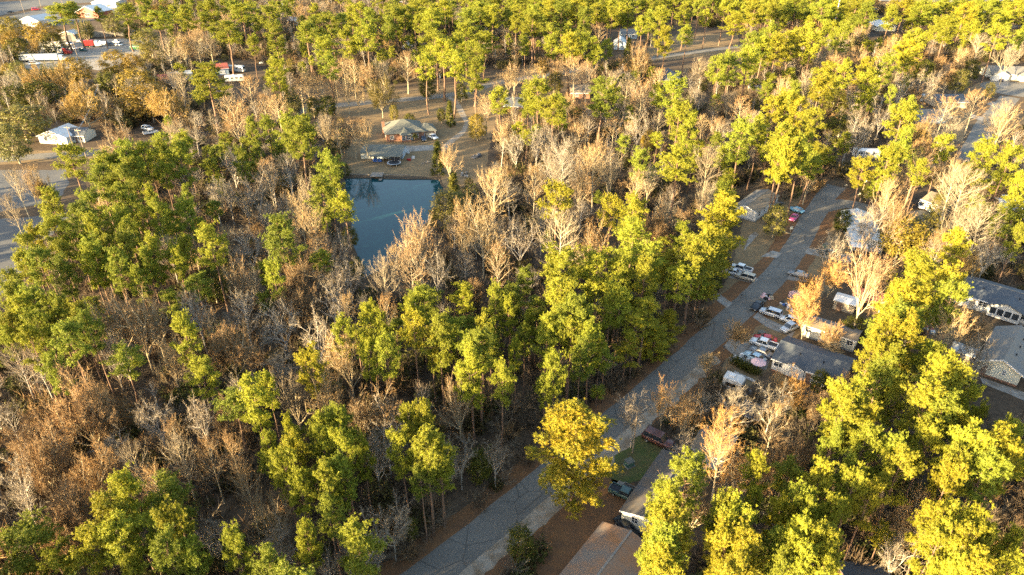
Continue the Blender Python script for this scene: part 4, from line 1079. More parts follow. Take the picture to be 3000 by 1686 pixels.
(2250, 844, '''N 470 -10 400;P 1350 0 350;P 1500 20 300;P 1900 0 330;L 1350 180 430;P 1250 340 300;P 1450 330 300;P 1080 540 220;P 1290 640 200;P 1700 610 200;P 1830 730 400;P 1900 850 300;P 2100 1030 160;
P 1170 800 330;P 1290 950 250;P 850 1010 400;P 750 1130 400;P 1000 1200 330;P 1650 1020 400;P 1800 1100 330;P 1950 1300 200;P 2430 1350 250;E 900 290 230;E 1450 760 200;E 560 830 180;B 1900 200 400;
R 2130 230 220;W 2150 440 350;M 660 330 250;N 340 890 280;M 140 840 180;M 640 860 130;M 780 860 220;M 650 540 250;R 560 1050 180;B 100 1150 200;W 100 950 200;P 2170 1200 110;E 2060 900 160'''),
(0, 1266, '''R 300 20 500;R 830 190 500;R 650 560 500;R 500 830 400;W 80 250 180;W 150 500 200;B 1290 100 280;B 1740 0 300;B 1510 300 250;B 2050 30 250;B 2290 0 250;B 2420 350 300;P 1200 490 350;
P 1050 700 400;P 1150 900 400;P 900 1000 350;P 1670 840 350;P 1560 890 300;P 1650 1050 350;P 1920 1120 250;P 2330 1030 280;P 1290 1310 200;R 250 1250 250;P 560 1270 200;B 850 1280 250;W 2100 830 150'''),
(750, 1266, '''P 120 60 230;P 370 70 260;P 620 0 250;P 850 50 300;P 1060 100 180;P 250 250 300;P 420 420 250;P 700 350 300;P 850 300 250;W 1180 60 200;P 1450 30 250;P 1700 20 330;P 1850 100 280;P 1850 330 250;
P 1650 400 250;W 2040 0 200;B 110 640 230;M 260 740 100;W 150 900 330;P 500 960 200;P 120 1210 300;P 700 700 250;E 1550 870 150;W 1050 900 280;W 1330 700 250;
W 950 1080 300;W 1200 1150 300;W 680 1180 200;E 2250 200 250;W 2400 60 200'''),
(1500, 1266, '''E 90 970 290;P 1780 260 400;P 1500 560 280;P 1600 640 350;P 1650 850 400;P 1450 900 250;P 1550 1050 400;P 1500 1200 350;P 1380 1120 200;B 1900 400 400;P 2180 680 350;P 2300 800 400;
P 2200 1000 400;P 2350 1100 400;P 2250 1300 400;P 2450 620 200;T 2150 20 400;T 2330 150 350;P 2450 250 250;W 1750 -20 280'''),
(2250, 1266, '''P 1000 0 300;P 700 0 250;P 1300 120 280;P 1350 250 330;P 1650 0 300;P 1900 200 330;P 2100 50 400;P 2300 0 400;P 2250 250 350;P 2450 150 300;P 1850 350 300;P 820 290 200;P 550 350 300;P 300 600 300;
P 400 700 300;P 150 700 250;P 650 700 280;P 300 950 400;P 500 1000 400;P 650 1050 350;P 350 1200 400;P 150 1300 330;P 100 1050 300;P 600 1250 300;P 1050 550 300;P 900 450 300;B 1600 530 200;
B 1450 690 200;B 1740 640 180;P 1700 780 300;P 1900 780 330;P 2150 880 330;P 1750 950 350;P 2000 1000 330;P 2200 1050 250;P 2100 1250 400;P 1900 1300 330;P 2480 1020 200;P 2500 1250 220;W 1400 1000 250;
P 1150 950 250;R 150 100 350;R 350 50 250''')]
HGT = {'N': (5, .95, 5, 13), 'T': (7, 1.2, 7, 17), 'G': (8, .95, 12, 20), 'P': (13, 1.35, 10, 25), 'L': (11, 1.1, 12, 26), 'B': (9, 1.4, 7, 21), 'R': (5, 1.15, 5, 17), 'O': (5, 1.1, 5, 16), 'W': (8, 1.3, 7, 19), 'C': (6, 1.2, 8, 18),
       'M': (2.5, 1.0, 3, 10), 'E': (2.5, 1.0, 2.5, 12), 'Y': (3.5, 1.0, 3.5, 14), 'K': (3, 1.7, 3, 16)}
TREES = []
def base_bad(x, y, D):
    q = Vector((x, y))
    for cl, dm in ((STREET, 4.6), (SIDE, 4.2), (CROSS, 4.5), (COURT, 5.0)):
        if min((c - q).length for c in cl) < dm:
            return True
    if inpoly(x, y, POND):
        return True
    for c, rz, L_, dp in FOOT:
        dx, dy = x - c.x, y - c.y
        u, v = dx * math.cos(rz) + dy * math.sin(rz), -dx * math.sin(rz) + dy * math.cos(rz)
        if abs(u) < L_ / 2 + .6 and abs(v) < dp / 2 + .6:
            return True
    return False
for ox, oy, txt in SURVEY:
    for it in txt.replace('\n', '').split(';'):
        k, a, b, c = it.split()
        px, py, w = ox + float(a) / 3.431, oy + float(b) / 3.431, float(c) / 3.431
        if k == 'O' and oy == 0 and ox == 0 and rnd.random() < .45:
            k = 'Y'
        c0, c1, lo, hi = HGT[k]
        if k == 'B' and oy == 0:
            c0 = 5
        h = 12.0
        for _ in range(6):
            p = G(px, py, h)
            dep = p.y * CP - (h - CAM_H) * SP
            D = w * dep / F
            h = max(lo, min(hi, c0 + c1 * D))
        p = G(px, py, h)
        while base_bad(p.x, p.y, D) and h > 4.5:      # no trunk on the street, in the pond or inside a house
            h -= .5
            p = G(px, py, h)
        if base_bad(p.x, p.y, D):
            continue
        TREES.append([k, p.x, p.y, h, D, w])

# ------------------------------------------------------------------ trees: placing them
LAND = [(G(1150, 640), 'the pond'), (G(1190, 400), 'the brick house'), (G(1130, 470), 'the pond shed'), (G(2190, 620), 'the white mobile home at the street'), (G(2550, 690), 'the grey metal roofed home'),
        (G(2340, 1070), 'the charcoal roofed home'), (G(2420, 1000), 'the pale single-wide home'), (G(2940, 920), 'the long white house'), (G(2910, 1070), 'the cream gabled house'),
        (G(1750, 1600), 'the litter strewn brown roof'), (G(1880, 1470), 'the house with the utility trailer'), (G(2430, 570), 'the street junction'), (G(2200, 1030), 'the row of parked cars'),
        (G(2960, 230), 'the garage house on the turning circle'), (G(2790, 300), 'the court road houses'), (G(1820, 120), 'the pair of blue grey houses'), (G(2590, 75), 'the bright white roof'),
        (G(180, 405), 'the white house on the cross road'), (G(250, 150), 'the truck yard'), (G(640, 210), 'the red metal roofs'), (G(690, 220), 'the parked motorhomes'), (G(100, 690), 'the blue car park'),
        (G(90, 545), 'the gravel lot'), (G(1700, 275), 'the brown roofed house in the wood'), (G(1965, 225), 'the dark roofed house in the wood'), (G(2540, 450), 'the long camper'),
        (G(2720, 590), 'the tan house with the white windows'), (G(100, 55), 'the white building on the forecourt'), (G(1190, 145), 'the small white gable'), (G(600, 392), 'the cross road'), (G(1330, 277), 'the cross road bend'),
        (G(1845, 1358), 'the green utility box'), (G(2060, 130), 'the forest clearing'), (G(1750, 1000), 'the pine belt along the street'), (G(560, 600), 'the pine stand by the car park'), (G(650, 1350), 'the russet wood'),
        (G(800, 1000), 'the bare hollow below the pond'), (G(1700, 600), 'the pale wood between pond and street'), (G(2600, 1500), 'the pine grove behind the houses'), (G(2300, 250), 'the far mixed wood'), (G(1180, 1480), 'the street bank'), (G(330, 1600), 'the rounded pine clump'), (G(230, 1150), 'the great russet oak'), (G(2800, 1380), 'the dense pine grove'), (G(2200, 1560), 'the forked bare tree')]
KIND = {'N': ('small_bare_tree', 'tree', 'glowing orange upright branches', 'orange trees'), 'T': ('bare_tree', 'tree', 'orange feathery bare branches', 'orange bare trees'), 'G': ('pine_tree', 'pine', 'a huge golden crown over the street edge', 'golden pines'), 'P': ('pine_tree', 'pine', 'yellow green needles', 'pines'), 'L': ('pine_tree', 'pine', 'a very wide low crown', 'broad pines'), 'B': ('bare_tree', 'tree', 'bare tan branches', 'bare trees'),
        'W': ('bare_tree', 'tree', 'crooked pale grey bare limbs', 'grey bare trees'), 'R': ('oak_tree', 'oak', 'a rounded russet twiggy crown', 'russet oaks'), 'O': ('oak_tree', 'oak', 'a golden brown twiggy crown', 'golden oaks'),
        'C': ('cypress_tree', 'cypress', 'tiers of rusty level branches', 'cypresses'), 'M': ('small_bare_tree', 'small tree', 'many orange stems from the ground', 'multi stemmed trees'),
        'E': ('evergreen_tree', 'evergreen', 'dark green rounded foliage', 'evergreens'), 'Y': ('broadleaf_tree', 'tree', 'golden leaves still on', 'golden leaved trees'), 'K': ('cedar_tree', 'cedar', 'a dark pointed crown', 'cedars')}
def setmat(o, m):
    o.material_slots[0].link = 'OBJECT'
    o.material_slots[0].material = m
def place_tree(k, x, y, h, D):
    pr = rnd.choice(PROTO[k])
    name, cat, look, plural = KIND[k]
    dist, ph = min(((Vector((x, y, 0)) - q).length, t) for q, t in LAND)
    hg = 'small' if h < 7 else 'short' if h < 11 else 'middling' if h < 16 else 'tall' if h < 21 else 'towering'
    sh = 'slender' if D < .25 * h else 'full' if D < .42 * h else 'broad'
    rel = 'by' if dist < 16 else ('near' if dist < 40 else 'well off')
    nb_ = sorted(((q[1] - x) ** 2 + (q[2] - y) ** 2, KIND[q[0]][1], q[0]) for q in TREES if q[0] != k and abs(q[1] - x) < 9 and abs(q[2] - y) < 9)
    bes = ''
    if nb_:
        w_ = {'N': 'an orange tree', 'T': 'an orange tree', 'B': 'a bare tree', 'W': 'a grey bare tree', 'P': 'a pine', 'L': 'a broad pine', 'G': 'the golden pine', 'R': 'a russet oak', 'O': 'a golden oak', 'C': 'the cypress', 'M': 'a sapling', 'E': 'an evergreen', 'Y': 'a golden tree', 'K': 'a cedar'}[nb_[0][2]]
        bes = ' beside ' + w_
    lab = f'{hg} {sh} {cat} with {look}{bes}, {rel} {ph}'
    if len(lab.split()) > 16:
        bes = ''
        lab = f'{hg} {sh} {cat} with {look}, {rel} {ph}'
    if len(lab.split()) > 16:
        lab = f'{hg} {sh} {cat} of {plural.split()[0]} kind, {rel} {ph}'
    o = thing(name, lab, cat, (x, y, -.05), rnd.uniform(0, 6.28), f'{plural}{bes} {rel} {ph}, {hg} {sh}')
    sz = h / pr[2]
    sx = max(.55 * sz, min(1.9 * sz, 1.08 * D / (2 * pr[3])))
    o.scale = (sx, sx, sz)
    t = ob('trunk', pr[0], o)
    c = ob('crown', pr[1], o)
    if k in 'PLG':
        if k == 'G' or rnd.random() < (.6 if x > 10 else .1):  # pines to the right more often get the painted-in warm sunlight
            setmat(c, M['needle_gold' if k == 'G' else 'needle_sunlit'])
    elif k == 'W':
        setmat(t, M['greybark']); setmat(c, M['greytwig'])
    elif k in 'RC':
        setmat(c, M['russet'])
    elif k == 'O':
        setmat(c, M['goldtwig'] if rnd.random() < .75 else M['olive'])
    elif k == 'B':
        setmat(c, M[rnd.choice(['twig', 'twig', 'russet', 'greytwig', 'russet'])])
    elif k in 'NT':
        setmat(c, M['orangetwig'])
    elif k == 'Y' and rnd.random() < .4:
        setmat(c, M['olive'])
    elif k == 'M':
        setmat(c, M['russet'] if rnd.random() < .5 else M['twig'])
    return o
pines = sorted([t for t in TREES if t[0] == 'P'], key=lambda t: -t[5])
extra = pines[285:]
ex = set(map(id, extra))
for t in TREES:
    if id(t) not in ex:
        place_tree(t[0], t[1], t[2], t[3], t[4])

# ------------------------------------------------------------------ woodland filler and brush (uncountable)
CLEAR = [  # ground outlines in photograph pixels that stay open
    [(1120, 1760), (1480, 1430), (1740, 1220), (2040, 985), (2140, 900), (2260, 780), (2330, 690), (2370, 620), (2440, 530), (2560, 560), (2560, 640), (2420, 640), (2400, 710), (2330, 820), (2220, 930), (2110, 1040), (1840, 1290), (1600, 1500), (1380, 1760)],
    [(2080, 940), (2150, 780), (2160, 640), (2190, 560), (2280, 560), (2290, 600), (2400, 560), (2500, 560), (2620, 640), (2620, 760), (2500, 790), (2440, 830), (2600, 870), (2580, 930), (2510, 1050), (2480, 1160), (2250, 1110), (2100, 1060)],
    [(2740, 870), (3060, 870), (3060, 1220), (2880, 1180), (2760, 1080)],
    [(1560, 1720), (1680, 1500), (1780, 1380), (1800, 1280), (1890, 1250), (2030, 1310), (2140, 1310), (2140, 1400), (2040, 1460), (2000, 1560), (1900, 1620), (1880, 1720)],
    [(1000, 500), (1320, 500), (1340, 560), (1250, 680), (1100, 830), (1020, 800), (1000, 600)],
    [(870, 255), (1110, 255), (1400, 215), (1500, 230), (1440, 420), (1420, 520), (1000, 520), (1020, 440), (1090, 340), (870, 350)],
    [(-300, 405), (310, 410), (310, 480), (200, 545), (200, 650), (70, 800), (20, 900), (-300, 900)],
    [(50, 85), (480, 85), (480, 150), (330, 225), (50, 215)], [(-50, -20), (370, -20), (370, 65), (140, 85), (-50, 85)],
    [(590, 180), (760, 180), (760, 280), (650, 290), (560, 240)], [(2680, 185), (3060, 185), (3060, 330), (2920, 400), (2840, 470), (2680, 330)],
    [(1760, 85), (1890, 85), (1890, 165), (1770, 165)], [(1950, 80), (2180, 80), (2180, 185), (1880, 185)], [(2540, 45), (2640, 45), (2640, 100), (2540, 100)],
    [(100, 365), (310, 365), (310, 430), (100, 430)], [(2660, 540), (2780, 540), (2780, 650), (2660, 650)], [(1660, 250), (1740, 250), (1740, 300), (1660, 300)], [(1930, 190), (2010, 190), (2010, 260), (1930, 260)],
    [(2490, 430), (2590, 430), (2590, 475), (2490, 475)], [(1400, 205), (1720, 195), (1720, 262), (1400, 275)], [(390, 365), (480, 365), (480, 410), (390, 410)]]
CB = [(min(p[0] for p in q), max(p[0] for p in q), min(p[1] for p in q), max(p[1] for p in q)) for q in CLEAR]
def blocked(x, y, h, r):
    for z in (0.1, h * .35, h * .7, h):
        px, py, dep = proj(x, y, z)
        e = r * F / dep * (.8 if z > .2 else 0)
        for qx in ((px - e, px, px + e) if e else (px,)):
            for q, b in zip(CLEAR, CB):
                if b[0] < qx < b[1] and b[2] < py < b[3] and inpoly(qx, py, q):
                    return True
    return False
rg = NP(5)
TX = np.array([(t[1], t[2]) for t in TREES])
TK = [t[0] for t in TREES]
fill = {'pine': [], 'bare': []}
placed = {}
def near(x, y, dmin):
    cx, cy = int(x // 8), int(y // 8)
    for i in (-1, 0, 1):
        for j in (-1, 0, 1):
            for (a, b) in placed.get((cx + i, cy + j), ()):
                if (a - x) ** 2 + (b - y) ** 2 < dmin * dmin:
                    return True
    return False
def put(x, y):
    placed.setdefault((int(x // 8), int(y // 8)), []).append((x, y))
for t in TREES:
    put(t[1], t[2])
for t in extra:
    fill['pine'].append((t[1], t[2], t[3] / 22, t[4] / 7.0))
tries = 0
while tries < 29000:
    tries += 1
    y = 62 + 880 * rg.random() ** (1.6 if tries < 19000 else .8)
    half = (y * CP + 40) * .75
    x = rg.uniform(-half, half + 30)
    if tries < 900:                            # the wood goes on below the frame beside the street
        x, y = rg.uniform(-70, -12), rg.uniform(26, 58)
    elif tries < 1500:                         # and past the car park
        x, y = rg.uniform(-215, -168), rg.uniform(112, 175)
        if x > -1.14 * (y * CP + 40) * .75:
            continue
    sp = 4.6 + max(0, y - 120) * .006
    if near(x, y, sp):
        continue
    dd = np.hypot(TX[:, 0] - x, TX[:, 1] - y)
    ks = [TK[i] for i in np.argpartition(dd, 4)[:4]]
    k = ks[rg.integers(0, 4)]
    if y > 600 and rg.random() < .5:
        k = 'P'
    if tries < 1500:
        k = 'P'
    if k in 'PLG' and rg.random() < (.62 if y < 420 else .9):
        h = rg.uniform(14, 18) if y < 60 else rg.uniform(9, 14) if y < 420 else rg.uniform(14, 20)
        r = h * .14
        if blocked(x, y, h, r):
            continue
        fill['pine'].append((x, y, h / 22, r * 2 / 7 * rg.uniform(1.0, 1.5)))
    else:
        if y < 300 and near(x, y, 5.8):
            continue
        h = rg.uniform(6, 12.5)
        r = h * .2
        if blocked(x, y, h, r):
            continue
        fill['bare'].append((x, y, h, rg.uniform(.8, 1.2)))
    put(x, y)

def joined(name, pr, mats=None):
    V, Fq, mi = [], [], []
    n = 0
    for j, m_ in enumerate(pr[:2]):
        v = np.empty(len(m_.vertices) * 3, np.float32); m_.vertices.foreach_get('co', v)
        l = np.empty(len(m_.loops), np.int32); m_.loops.foreach_get('vertex_index', l)
        V.append(v.reshape(-1, 3)); Fq.append(l.reshape(-1, 4) + n); mi += [j] * (len(l) // 4)
        n += len(v) // 3
    me = fast(name, np.concatenate(V), np.concatenate(Fq), (mats or [pr[0].materials[0]])[0])
    me.materials.append((mats or [0, pr[1].materials[0]])[1])
    if len(me.polygons) == len(mi):
        me.polygons.foreach_set('material_index', np.array(mi, np.int32))
    return me
def scatter(name, label, cat, pts, protos, m):
    """pts: x, y, z, turn, scale x, scale z, prototype index"""
    src = bpy.data.collections.new(name + ' sources')
    for i, me in enumerate(protos):
        src.objects.link(bpy.data.objects.new('%s_source_%02d' % (name, i), me))
    me = bpy.data.meshes.new(name)
    A = np.array(pts, np.float32)
    me.vertices.add(len(A)); me.vertices.foreach_set('co', np.ascontiguousarray(A[:, :3]).ravel())
    def attr(nm, ty, dat, key):
        a = me.attributes.new(nm, ty, 'POINT')
        a.data.foreach_set(key, np.ascontiguousarray(dat).ravel())
    z0 = np.zeros(len(A), np.float32)
    attr('turn', 'FLOAT_VECTOR', np.stack([z0, z0, A[:, 3]], 1), 'vector')
    attr('size', 'FLOAT_VECTOR', np.stack([A[:, 4], A[:, 4], A[:, 5]], 1), 'vector')
    attr('pick', 'INT', A[:, 6].astype(np.int32), 'value')
    o = ob(name, me, None, m)
    ng = bpy.data.node_groups.new(name, 'GeometryNodeTree')
    ng.interface.new_socket('Geometry', in_out='INPUT', socket_type='NodeSocketGeometry')
    ng.interface.new_socket('Geometry', in_out='OUTPUT', socket_type='NodeSocketGeometry')
    N = ng.nodes.new
    gi, go = N('NodeGroupInput'), N('NodeGroupOutput')
    ip, ci = N('GeometryNodeInstanceOnPoints'), N('GeometryNodeCollectionInfo')
    ci.inputs['Collection'].default_value = src
    ci.inputs['Separate Children'].default_value = True
    ip.inputs['Pick Instance'].default_value = True
    def na(nm, ty):
        q = N('GeometryNodeInputNamedAttribute')
        q.data_type = ty
        q.inputs['Name'].default_value = nm
        return q.outputs['Attribute']
    L = ng.links.new
    L(gi.outputs[0], ip.inputs['Points'])
    L(ci.outputs[0], ip.inputs['Instance'])
    L(na('pick', 'INT'), ip.inputs['Instance Index'])
    L(na('turn', 'FLOAT_VECTOR'), ip.inputs['Rotation'])
    L(na('size', 'FLOAT_VECTOR'), ip.inputs['Scale'])
    L(ip.outputs[0], go.inputs[0])
    md = o.modifiers.new('scatter', 'NODES')
    md.node_group = ng
    o['kind'] = 'stuff'
    return tag(o, label, cat)
pp = [joined('pine_source', p) for p in PROTO['P']]
scatter('pine_wood', 'mass of pines filling the woods between and beyond the single trees', 'pine wood',
        [(x, y, 0, rg.uniform(0, 6.28), b, a, rg.integers(0, len(pp))) for x, y, a, b in fill['pine']], pp, M['needle'])
bsrc = [('S', 0, 'greybark', 'greytwig'), ('S', 1, 'greybark', 'brushtwig'), ('S', 2, 'bark', 'brushtwig'), ('S', 0, 'bark', 'greytwig'), ('B', 1, 'greybark', 'greytwig'), ('W', 0, 'greybark', 'greytwig'),
        ('B', 3, 'greybark', 'brushtwig'), ('M', 0, 'bark', 'brushtwig'), ('R', 0, 'bark', 'russet')]
bp_ = [joined('bare_source', PROTO[k][i], (M[a], M[b])) for k, i, a, b in bsrc]
bh = [PROTO[k][i][2] for k, i, a, b in bsrc]
pts = []
for x, y, h, v in fill['bare']:
    i = int(rg.integers(0, len(bp_)))
    if i > 6:
        h *= .6
    pts.append((x, y, 0, rg.uniform(0, 6.28), h / bh[i] * v, h / bh[i], i))
scatter('bare_wood', 'mass of thin bare understorey trees filling the woods', 'bare wood', pts, bp_, M['greytwig'])

def bush_proto(seed, kind):
    rng = NP(seed)
    if kind == 'leaf':
        n = 420
        C = rng.normal(0, 1, (n, 3)); C /= np.linalg.norm(C, axis=1)[:, None]
        lump = 1 + .25 * np.sin(C[:, 0] * 5 + seed) * np.sin(C[:, 1] * 6)
        C = C * (rng.uniform(.55, 1, n) * lump)[:, None] * np.array([1, 1, .8]) + np.array([0, 0, .75])
        C[:, 2] = np.abs(C[:, 2])
        V, Fq = leaves(C, .24, rng)
        return fast('bush', V, Fq, M['brushgreen'])
    P, D, Ln, Wd = [], [], [], []
    for i in range(16):
        a = rng.uniform(0, 6.28); e = rng.uniform(.5, 1.4)
        d0 = np.array([math.cos(a) * math.cos(e), math.sin(a) * math.cos(e), math.sin(e)])
        p0 = np.array([rng.normal(0, .2), rng.normal(0, .2), 0])
        L_ = rng.uniform(.9, 1.9)
        P.append(p0); D.append(d0); Ln.append(L_); Wd.append(.05)
        for j in range(16):
            q = p0 + d0 * L_ * rng.uniform(.25, 1)
            dd = unit(d0 + rng.normal(0, .55, 3))
            P.append(q); D.append(dd); Ln.append(rng.uniform(.3, .8)); Wd.append(.026)
    V, Fq = ribbons(np.array(P), np.array(D), np.array(Ln), np.array(Wd), rng)
    return fast('bush', V, Fq, M[kind])
bushes = [bush_proto(1, 'brushtwig'), bush_proto(2, 'brushtwig'), bush_proto(3, 'greytwig'), bush_proto(4, 'leaf'), bush_proto(5, 'leaf'), bush_proto(6, 'russet'), bush_proto(7, 'brushtwig')]
pts = []
tries = 0
while len(pts) < 13000 and tries < 50000:
    tries += 1
    y = 48 + 620 * rg.random() ** 1.35
    half = (y * CP + 70) * .75 + 30
    x = rg.uniform(-half, half)
    s = rg.uniform(.7, 2.1) * (1 + y / 380)
    if blocked(x, y, s * 1.6, s):
        continue
    i = int(rg.choice([0, 1, 2, 3, 4, 5, 6], p=[.2, .2, .14, .11, .11, .06, .18]))
    pts.append((x, y, 0, rg.uniform(0, 6.28), s, s * rg.uniform(.8, 1.3), i))
scatter('brush', 'tangled brown brush and bushes covering the woodland floor', 'brush', pts, bushes, M['brushtwig'])

# ------------------------------------------------------------------ vehicles
def loft(secs):
    """secs: list of (x, [(y, z), ...]) closed rings"""
    n = len(secs[0][1])
    v, f = [], []
    for x, ring in secs:
        v += [(x, y, z) for y, z in ring]
    for i in range(len(secs) - 1):
        for k in range(n):
            f.append((i * n + k, i * n + (k + 1) % n, (i + 1) * n + (k + 1) % n, (i + 1) * n + k))
    f.append(tuple(range(n))[::-1])
    f.append(tuple(range((len(secs) - 1) * n, len(secs) * n)))
    return v, f
def ring(w, z0, z1):
    s = min(.12, (z1 - z0) * .3)
    return [(-w * .93, z0), (w * .93, z0), (w, z0 + s), (w, z1 - s), (w * .90, z1), (-w * .90, z1), (-w, z1 - s), (-w, z0 + s)]
CARM = {}
def car_meshes(kind):
    if kind in CARM:
        return CARM[kind]
    P = {}
    if kind == 'sedan':
        prof = [(-2.36, .80, .42, .72), (-2.20, .86, .26, .88), (-1.4, .90, .22, .95), (0, .91, .22, .96), (1.0, .90, .22, .94), (1.9, .86, .24, .80), (2.3, .74, .34, .66)]
        cab = [(-1.75, .93, -1.05, 1.42), (.95, .93, .30, 1.42)]
        cw = (.82, .60); wb, ht, L_ = (-1.38, 1.40), 1.42, 2.36
    elif kind == 'suv':
        prof = [(-2.36, .86, .45, 1.02), (-2.28, .92, .34, 1.08), (-1.4, .95, .28, 1.10), (0, .96, .28, 1.10), (1.2, .95, .28, 1.06), (2.1, .90, .32, .98), (2.36, .80, .40, .84)]
        cab = [(-2.26, 1.08, -2.02, 1.78), (1.25, 1.08, .55, 1.78)]
        cw = (.88, .70); wb, ht, L_ = (-1.42, 1.45), 1.78, 2.36
    else:
        prof = [(-2.75, .92, .48, 1.04), (-2.70, .95, .40, 1.06), (-1.0, .97, .34, 1.07), (0, .97, .34, 1.08), (1.2, .96, .34, 1.10), (2.3, .92, .36, 1.04), (2.72, .84, .44, .92)]
        cab = [(-.85, 1.07, -.70, 1.80), (1.45, 1.08, .80, 1.80)]
        cw = (.88, .72); wb, ht, L_ = (-1.75, 1.75), 1.8, 2.75
    v, f = loft([(x, ring(w, a, b)) for x, w, a, b in prof])
    P['body'] = mesh('body', v, f, True)
    (x0, z0, x1, z1), (x2, _, x3, _) = cab
    w0, w1 = cw
    b = [(x0, -w0, z0 - .04), (x2, -w0, z0 - .04), (x2, w0, z0 - .04), (x0, w0, z0 - .04)]
    t = [(x1, -w1, z1 - .06), (x3, -w1, z1 - .06), (x3, w1, z1 - .06), (x1, w1, z1 - .06)]
    P['cabin_glass'] = mesh('cabin_glass', MB().hexa(b, t).v, MB().hexa(b, t).f)
    k = .04
    rf = MB().hexa([(x1 - k, -w1 - k, z1 - .06), (x3 + k, -w1 - k, z1 - .06), (x3 + k, w1 + k, z1 - .06), (x1 - k, w1 + k, z1 - .06)], [(x1 + .12, -w1 + .05, z1 + .02), (x3 - .12, -w1 + .05, z1 + .02), (x3 - .12, w1 - .05, z1 + .02), (x1 + .12, w1 - .05, z1 + .02)])
    def bar(p, q, r_=.05):
        rf.tube([p, q], [r_, r_], 5)
    for s in (-1, 1):
        bar((x0, s * w0, z0), (x1, s * w1, z1 - .04)); bar((x2, s * w0, z0), (x3, s * w1, z1 - .04))
        xm = (x0 + x2) / 2 - .1
        bar((xm, s * w0, z0), ((x1 + x3) / 2, s * w1, z1 - .04), .045)
    P['roof'] = mesh('roof', rf.v, rf.f)
    w_ = MB().tube([(0, -.11, 0), (0, .11, 0)], [.335, .335], 14)
    P['tyre'] = mesh('tyre', w_.v, w_.f)
    w_ = MB().tube([(0, -.13, 0), (0, .13, 0)], [.20, .20], 10)
    P['rim'] = mesh('rim', w_.v, w_.f)
    hl = MB().box(-.06, .06, -.16, .16, -.06, .06)
    P['headlight'] = mesh('headlight', hl.v, hl.f)
    P['tail_light'] = mesh('tail_light', hl.v, hl.f)
    for nm, mm in (('cabin_glass', 'carglass'), ('tyre', 'rubber'), ('rim', 'rim'), ('headlight', 'lamp'), ('tail_light', 'taillamp')):
        P[nm].materials.append(M[mm])
    P['body'].materials.append(M['trim']); P['roof'].materials.append(M['trim'])
    if kind == 'pickup':
        bd = MB().box(-2.62, -.92, -.80, .80, 1.0, 1.085)
        P['bed_liner'] = mesh('bed_liner', bd.v, bd.f); P['bed_liner'].materials.append(M['black'])
        rl = MB()
        for s in (-1, 1):
            rl.box(-2.70, -.9, s * .88 - .07, s * .88 + .07, 1.02, 1.26)
        rl.box(-2.74, -2.62, -.8, .8, 1.02, 1.26)
        P['bed_side'] = mesh('bed_side', rl.v, rl.f); P['bed_side'].materials.append(M['trim'])
    CARM[kind] = (P, wb, L_, prof)
    return CARM[kind]
def vehicle(kind, label, p0, p1, col, cat=None, group=None, scale=1.0, sink=0.0):
    """p0: rear pixel, p1: front pixel"""
    P, wb, L_, prof = car_meshes(kind)
    a, b = G(*p0), G(*p1)
    c = (a + b) / 2
    nm = {'sedan': 'parked_car', 'suv': 'parked_suv', 'pickup': 'pickup_truck'}[kind]
    o = thing(nm, label, cat or {'sedan': 'car', 'suv': 'car', 'pickup': 'truck'}[kind], (c.x, c.y, .03 - sink), math.atan2((b - a).y, (b - a).x), group)
    o.scale = (scale,) * 3
    m = paint('paint %.2f %.2f %.2f' % col, col)
    for nm in ('body', 'roof', 'bed_side'):
        if nm in P:
            q = ob(nm, P[nm], o); setmat(q, m)
    for nm in ('cabin_glass', 'bed_liner'):
        if nm in P:
            ob(nm, P[nm], o)
    wy = prof[3][1] - .10
    for x_ in wb:
        for s in (-1, 1):
            w_ = ob('wheel', P['tyre'], o); w_.location = (x_, s * wy, .335)
            ob('rim', P['rim'], w_)
    for s in (-1, 1):
        q = ob('headlight', P['headlight'], o); q.location = (prof[-1][0] - .04, s * .58, prof[-1][3] - .10)
        q = ob('tail_light', P['tail_light'], o); q.location = (prof[0][0] + .02, s * .62, prof[0][3] - .12)
    return o
SILV, WHI, GREY, BLK, TAN, BLU, MAG, RED = (.42, .44, .46), (.60, .60, .58), (.16, .17, .18), (.02, .022, .025), (.38, .34, .27), (.12, .28, .36), (.30, .05, .14), (.40, .02, .025)
vehicle('sedan', 'black hatchback at the kerb by the white minivan', (2230, 890), (2204, 914), BLK)
vehicle('suv', 'silver and white minivan nose to the street, next to the black hatchback', (2284, 933), (2230, 916), SILV)
vehicle('suv', 'small white jeep with open top behind the minivan', (2330, 948), (2295, 940), WHI, scale=.85)
vehicle('pickup', 'old silver truck heaped with blue and red gear on the concrete drive', (2332, 958), (2296, 975), SILV, scale=.95)
vehicle('sedan', 'red car behind the white pickup', (2262, 1004), (2218, 996), RED)
vehicle('pickup', 'white pickup with black bed liner beside the charcoal roofed home', (2268, 1026), (2203, 1006), WHI)
vehicle('sedan', 'dark grey sedan between the white pickup and the pale blue car', (2252, 1049), (2200, 1028), GREY)
vehicle('sedan', 'pale blue car beside the pink umbrella', (2236, 1066), (2182, 1041), (.30, .40, .45))
vehicle('pickup', 'white pickup under the pine edge beside the gold minivan', (2192, 801), (2147, 788), WHI)
vehicle('suv', 'gold minivan on the concrete strip by the street', (2208, 826), (2158, 812), TAN)
vehicle('sedan', 'silver car half hidden under the pines behind the gold minivan', (2155, 806), (2128, 800), SILV)
vehicle('suv', 'dark green suv on the drive of the grey metal roofed home', (2448, 757), (2408, 743), (.05, .065, .06))
vehicle('sedan', 'dark car on the short concrete pad below the orange saplings', (2350, 813), (2322, 806), GREY)
vehicle('sedan', 'blue car beside the golden tree at the street', (2345, 625), (2318, 616), BLU)
vehicle('sedan', 'magenta car tucked behind the golden tree', (2332, 635), (2318, 652), MAG)
